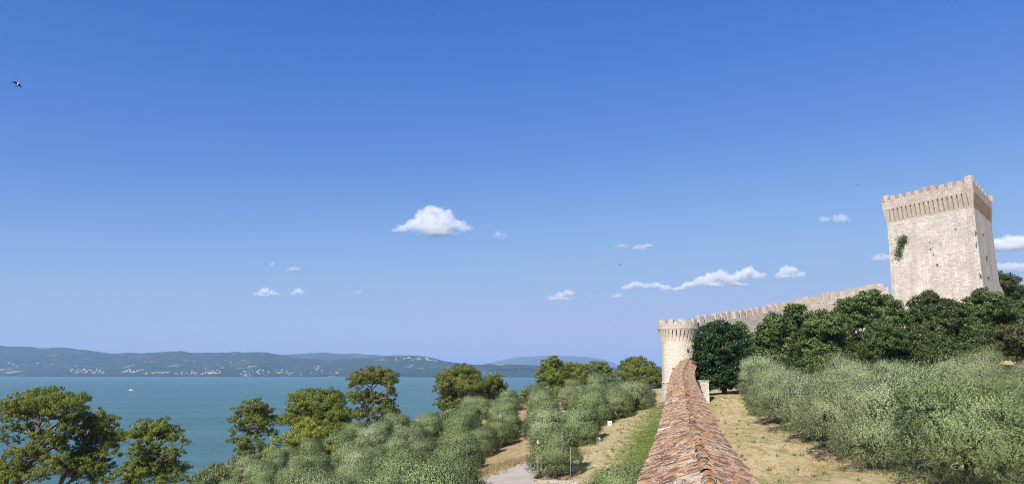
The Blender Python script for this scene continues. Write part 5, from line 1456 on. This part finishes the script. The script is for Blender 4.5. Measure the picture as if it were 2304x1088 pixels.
# ------------------------------------------------------------------ motor boat
p = None
r_ = ray(295, 877.5); tt_ = -EYE / r_[2]; p = np.array([0, 0, EYE]) + r_ * tt_
t = thing('motor_boat', (p[0], p[1], 0), 'white motor boat with low cabin crossing the lake', 'boat')
k = p[1] / F; BL = 11 * k * .5
secs = [(-1.0, .34, .16), (-.5, .38, .17), (.2, .36, .18), (.7, .22, .22), (1.0, .02, .27)]
mb = MB(); rings = []
for x, w_, h_ in secs:
    x, w_, h_ = x * BL, w_ * BL, h_ * BL
    rings.append([(x, -w_, h_), (x, -w_ * .8, 0), (x, 0, -.12 * BL), (x, w_ * .8, 0), (x, w_, h_)])
for a_, b_ in zip(rings[:-1], rings[1:]):
    for i in range(4): mb.face([a_[i], a_[i + 1], b_[i + 1], b_[i]])
    mb.face([a_[4], a_[0], b_[0], b_[4]])
mb.face(rings[0])
part(mb, 'hull', M['white'], t)
mb = MB(); mb.box((-.15 * BL, 0, .17 * BL), (.36 * BL, 0, 0), (0, .26 * BL, 0), (0, 0, .26 * BL), taper=.78); part(mb, 'cabin', M['white'], t)
mb = MB(); mb.box((-.10 * BL, 0, .27 * BL), (.335 * BL, 0, 0), (0, .252 * BL, 0), (0, 0, .07 * BL), taper=.97); part(mb, 'window', M['glass'], t)
mb = MB(); mb.box((-.3 * BL, 0, .42 * BL), (.12 * BL, 0, 0), (0, .2 * BL, 0), (0, 0, .14 * BL), taper=.6); part(mb, 'flybridge', M['white'], t)

# ------------------------------------------------------------------ swallows
def bird_mesh(sweep, dih1, dih2):
    mb = MB()
    st = [(-.075, .004), (-.05, .013), (-.01, .018), (.03, .016), (.06, .009), (.075, .002)]
    n = 8
    for (x0, a0), (x1, a1) in zip(st[:-1], st[1:]):
        for i in range(n):
            t0, t1 = 2 * math.pi * i / n, 2 * math.pi * (i + 1) / n
            mm = 1 if (math.sin((t0 + t1) / 2) < -.3 and -.06 < x0 < .05) else 0
            mb.face([(x0, a0 * math.cos(t0), a0 * math.sin(t0)), (x0, a0 * math.cos(t1), a0 * math.sin(t1)), (x1, a1 * math.cos(t1), a1 * math.sin(t1)), (x1, a1 * math.cos(t0), a1 * math.sin(t0))], m=mm)
    body = mb
    def wing(sg, dih):
        w = MB(); P_ = []
        for s, xf, xb in ((.01, .03, -.03), (.06, .035, -.025), (.11, .015, -.02), (.165, -.045 - sweep, -.055 - sweep)):
            y, z = sg * s * math.cos(dih), s * math.sin(dih) + .008
            P_.append(((xf, y, z), (xb, y, z)))
        for (a0, b0), (a1, b1) in zip(P_[:-1], P_[1:]):
            up = np.array([0, 0, .003])
            q = [np.array(c) for c in (a0, a1, b1, b0)]
            w.face([c + up for c in q]); w.face([c - up for c in q][::-1])
            w.face([q[0] - up, q[1] - up, q[1] + up, q[0] + up]); w.face([q[2] - up, q[3] - up, q[3] + up, q[2] + up])
        return w
    tl = MB()
    for sg in (-1, 1):
        q = [np.array(c) for c in ((-.06, 0, 0), (-.07, sg * .010, 0), (-.135, sg * .035, 0), (-.095, sg * .004, 0))]; up = np.array([0, 0, .002])
        tl.face([c + up for c in q]); tl.face([c - up for c in q][::-1])
    return body, wing(-1, dih1), wing(1, dih2), tl
bd = plain('swallow_back', (.02, .022, .035), .5, .2, 20); bb = plain('swallow_belly', (.62, .57, .52), .8, .1, 20)
birds = [((40, 189), 27, (1.25, 0.15, 1.45), .25, .12, 'swallow with spread wings at the upper left edge'),
         ((974, 36), 12, (.2, .25, .5), .3, .35, 'swallow gliding near the top of the picture'),
         ((1929, 416), 10, (1.2, -.7, .9), .6, .3, 'swallow just left of the keep top'),
         ((1395, 596), 9, (.2, .1, 2.4), .8, .7, 'swallow under the thin wisps of cloud'),
         ((1320, 668), 7, (.2, .4, .2), .1, .2, 'swallow low between the wedge cloud and the long bank, lower of two'),
         ((1336, 656), 7, (.3, .5, .8), .3, .5, 'swallow low between the wedge cloud and the long bank, upper of two'),
         ((945, 514), 5, (.2, .6, .4), .3, .3, 'tiny swallow in front of the large cumulus'),
         ((1105, 545), 4, (.2, .1, .1), .3, .3, 'tiny swallow below the small ragged cloud'),
         ((865, 354), 6, (.1, .3, .3), .2, .3, 'tiny swallow above and left of the large cumulus'),
         ((528, 231), 5, (.1, .3, 1.3), .2, .3, 'tiny swallow alone in the upper left sky'),
         ((206, 174), 6, (.1, .2, .2), .2, .2, 'tiny swallow right of the big one, higher of two'),
         ((206, 218), 5, (.1, .4, 1.2), .3, .2, 'tiny swallow right of the big one, lower of two'),
         ((2050, 220), 4, (.1, .4, .6), .2, .2, 'tiny swallow high above the keep'),
         ((1205, 603), 5, (.3, .3, .6), .3, .2, 'tiny swallow in the middle sky above the wedge cloud'),
         ((1388, 717), 7, (.1, .2, .1), .15, .1, 'swallow skimming left of the round tower top')]
for n_, ((px, py), w_, rot, d1, d2, lab) in enumerate(birds):
    D = .33 * F / w_
    c = at(px, py, D)
    t = thing('swallow', c, lab, 'bird', 'swallows in the sky')
    t.rotation_euler = rot
    if n_ == 0:      # climbing steeply, belly towards us
        t.rotation_euler = (Matrix(((0.1, 1, 0), (0.25, 0, 1), (1, -.1, 0))).to_3x3().normalized()).to_euler()
    B_, W1, W2, TL = bird_mesh(.02, d1, d2)
    part(B_, 'body', [bd, bb], t, smooth_=True); part(W1, 'wing', bd, t); part(W2, 'wing', bd, t); part(TL, 'tail', bd, t)
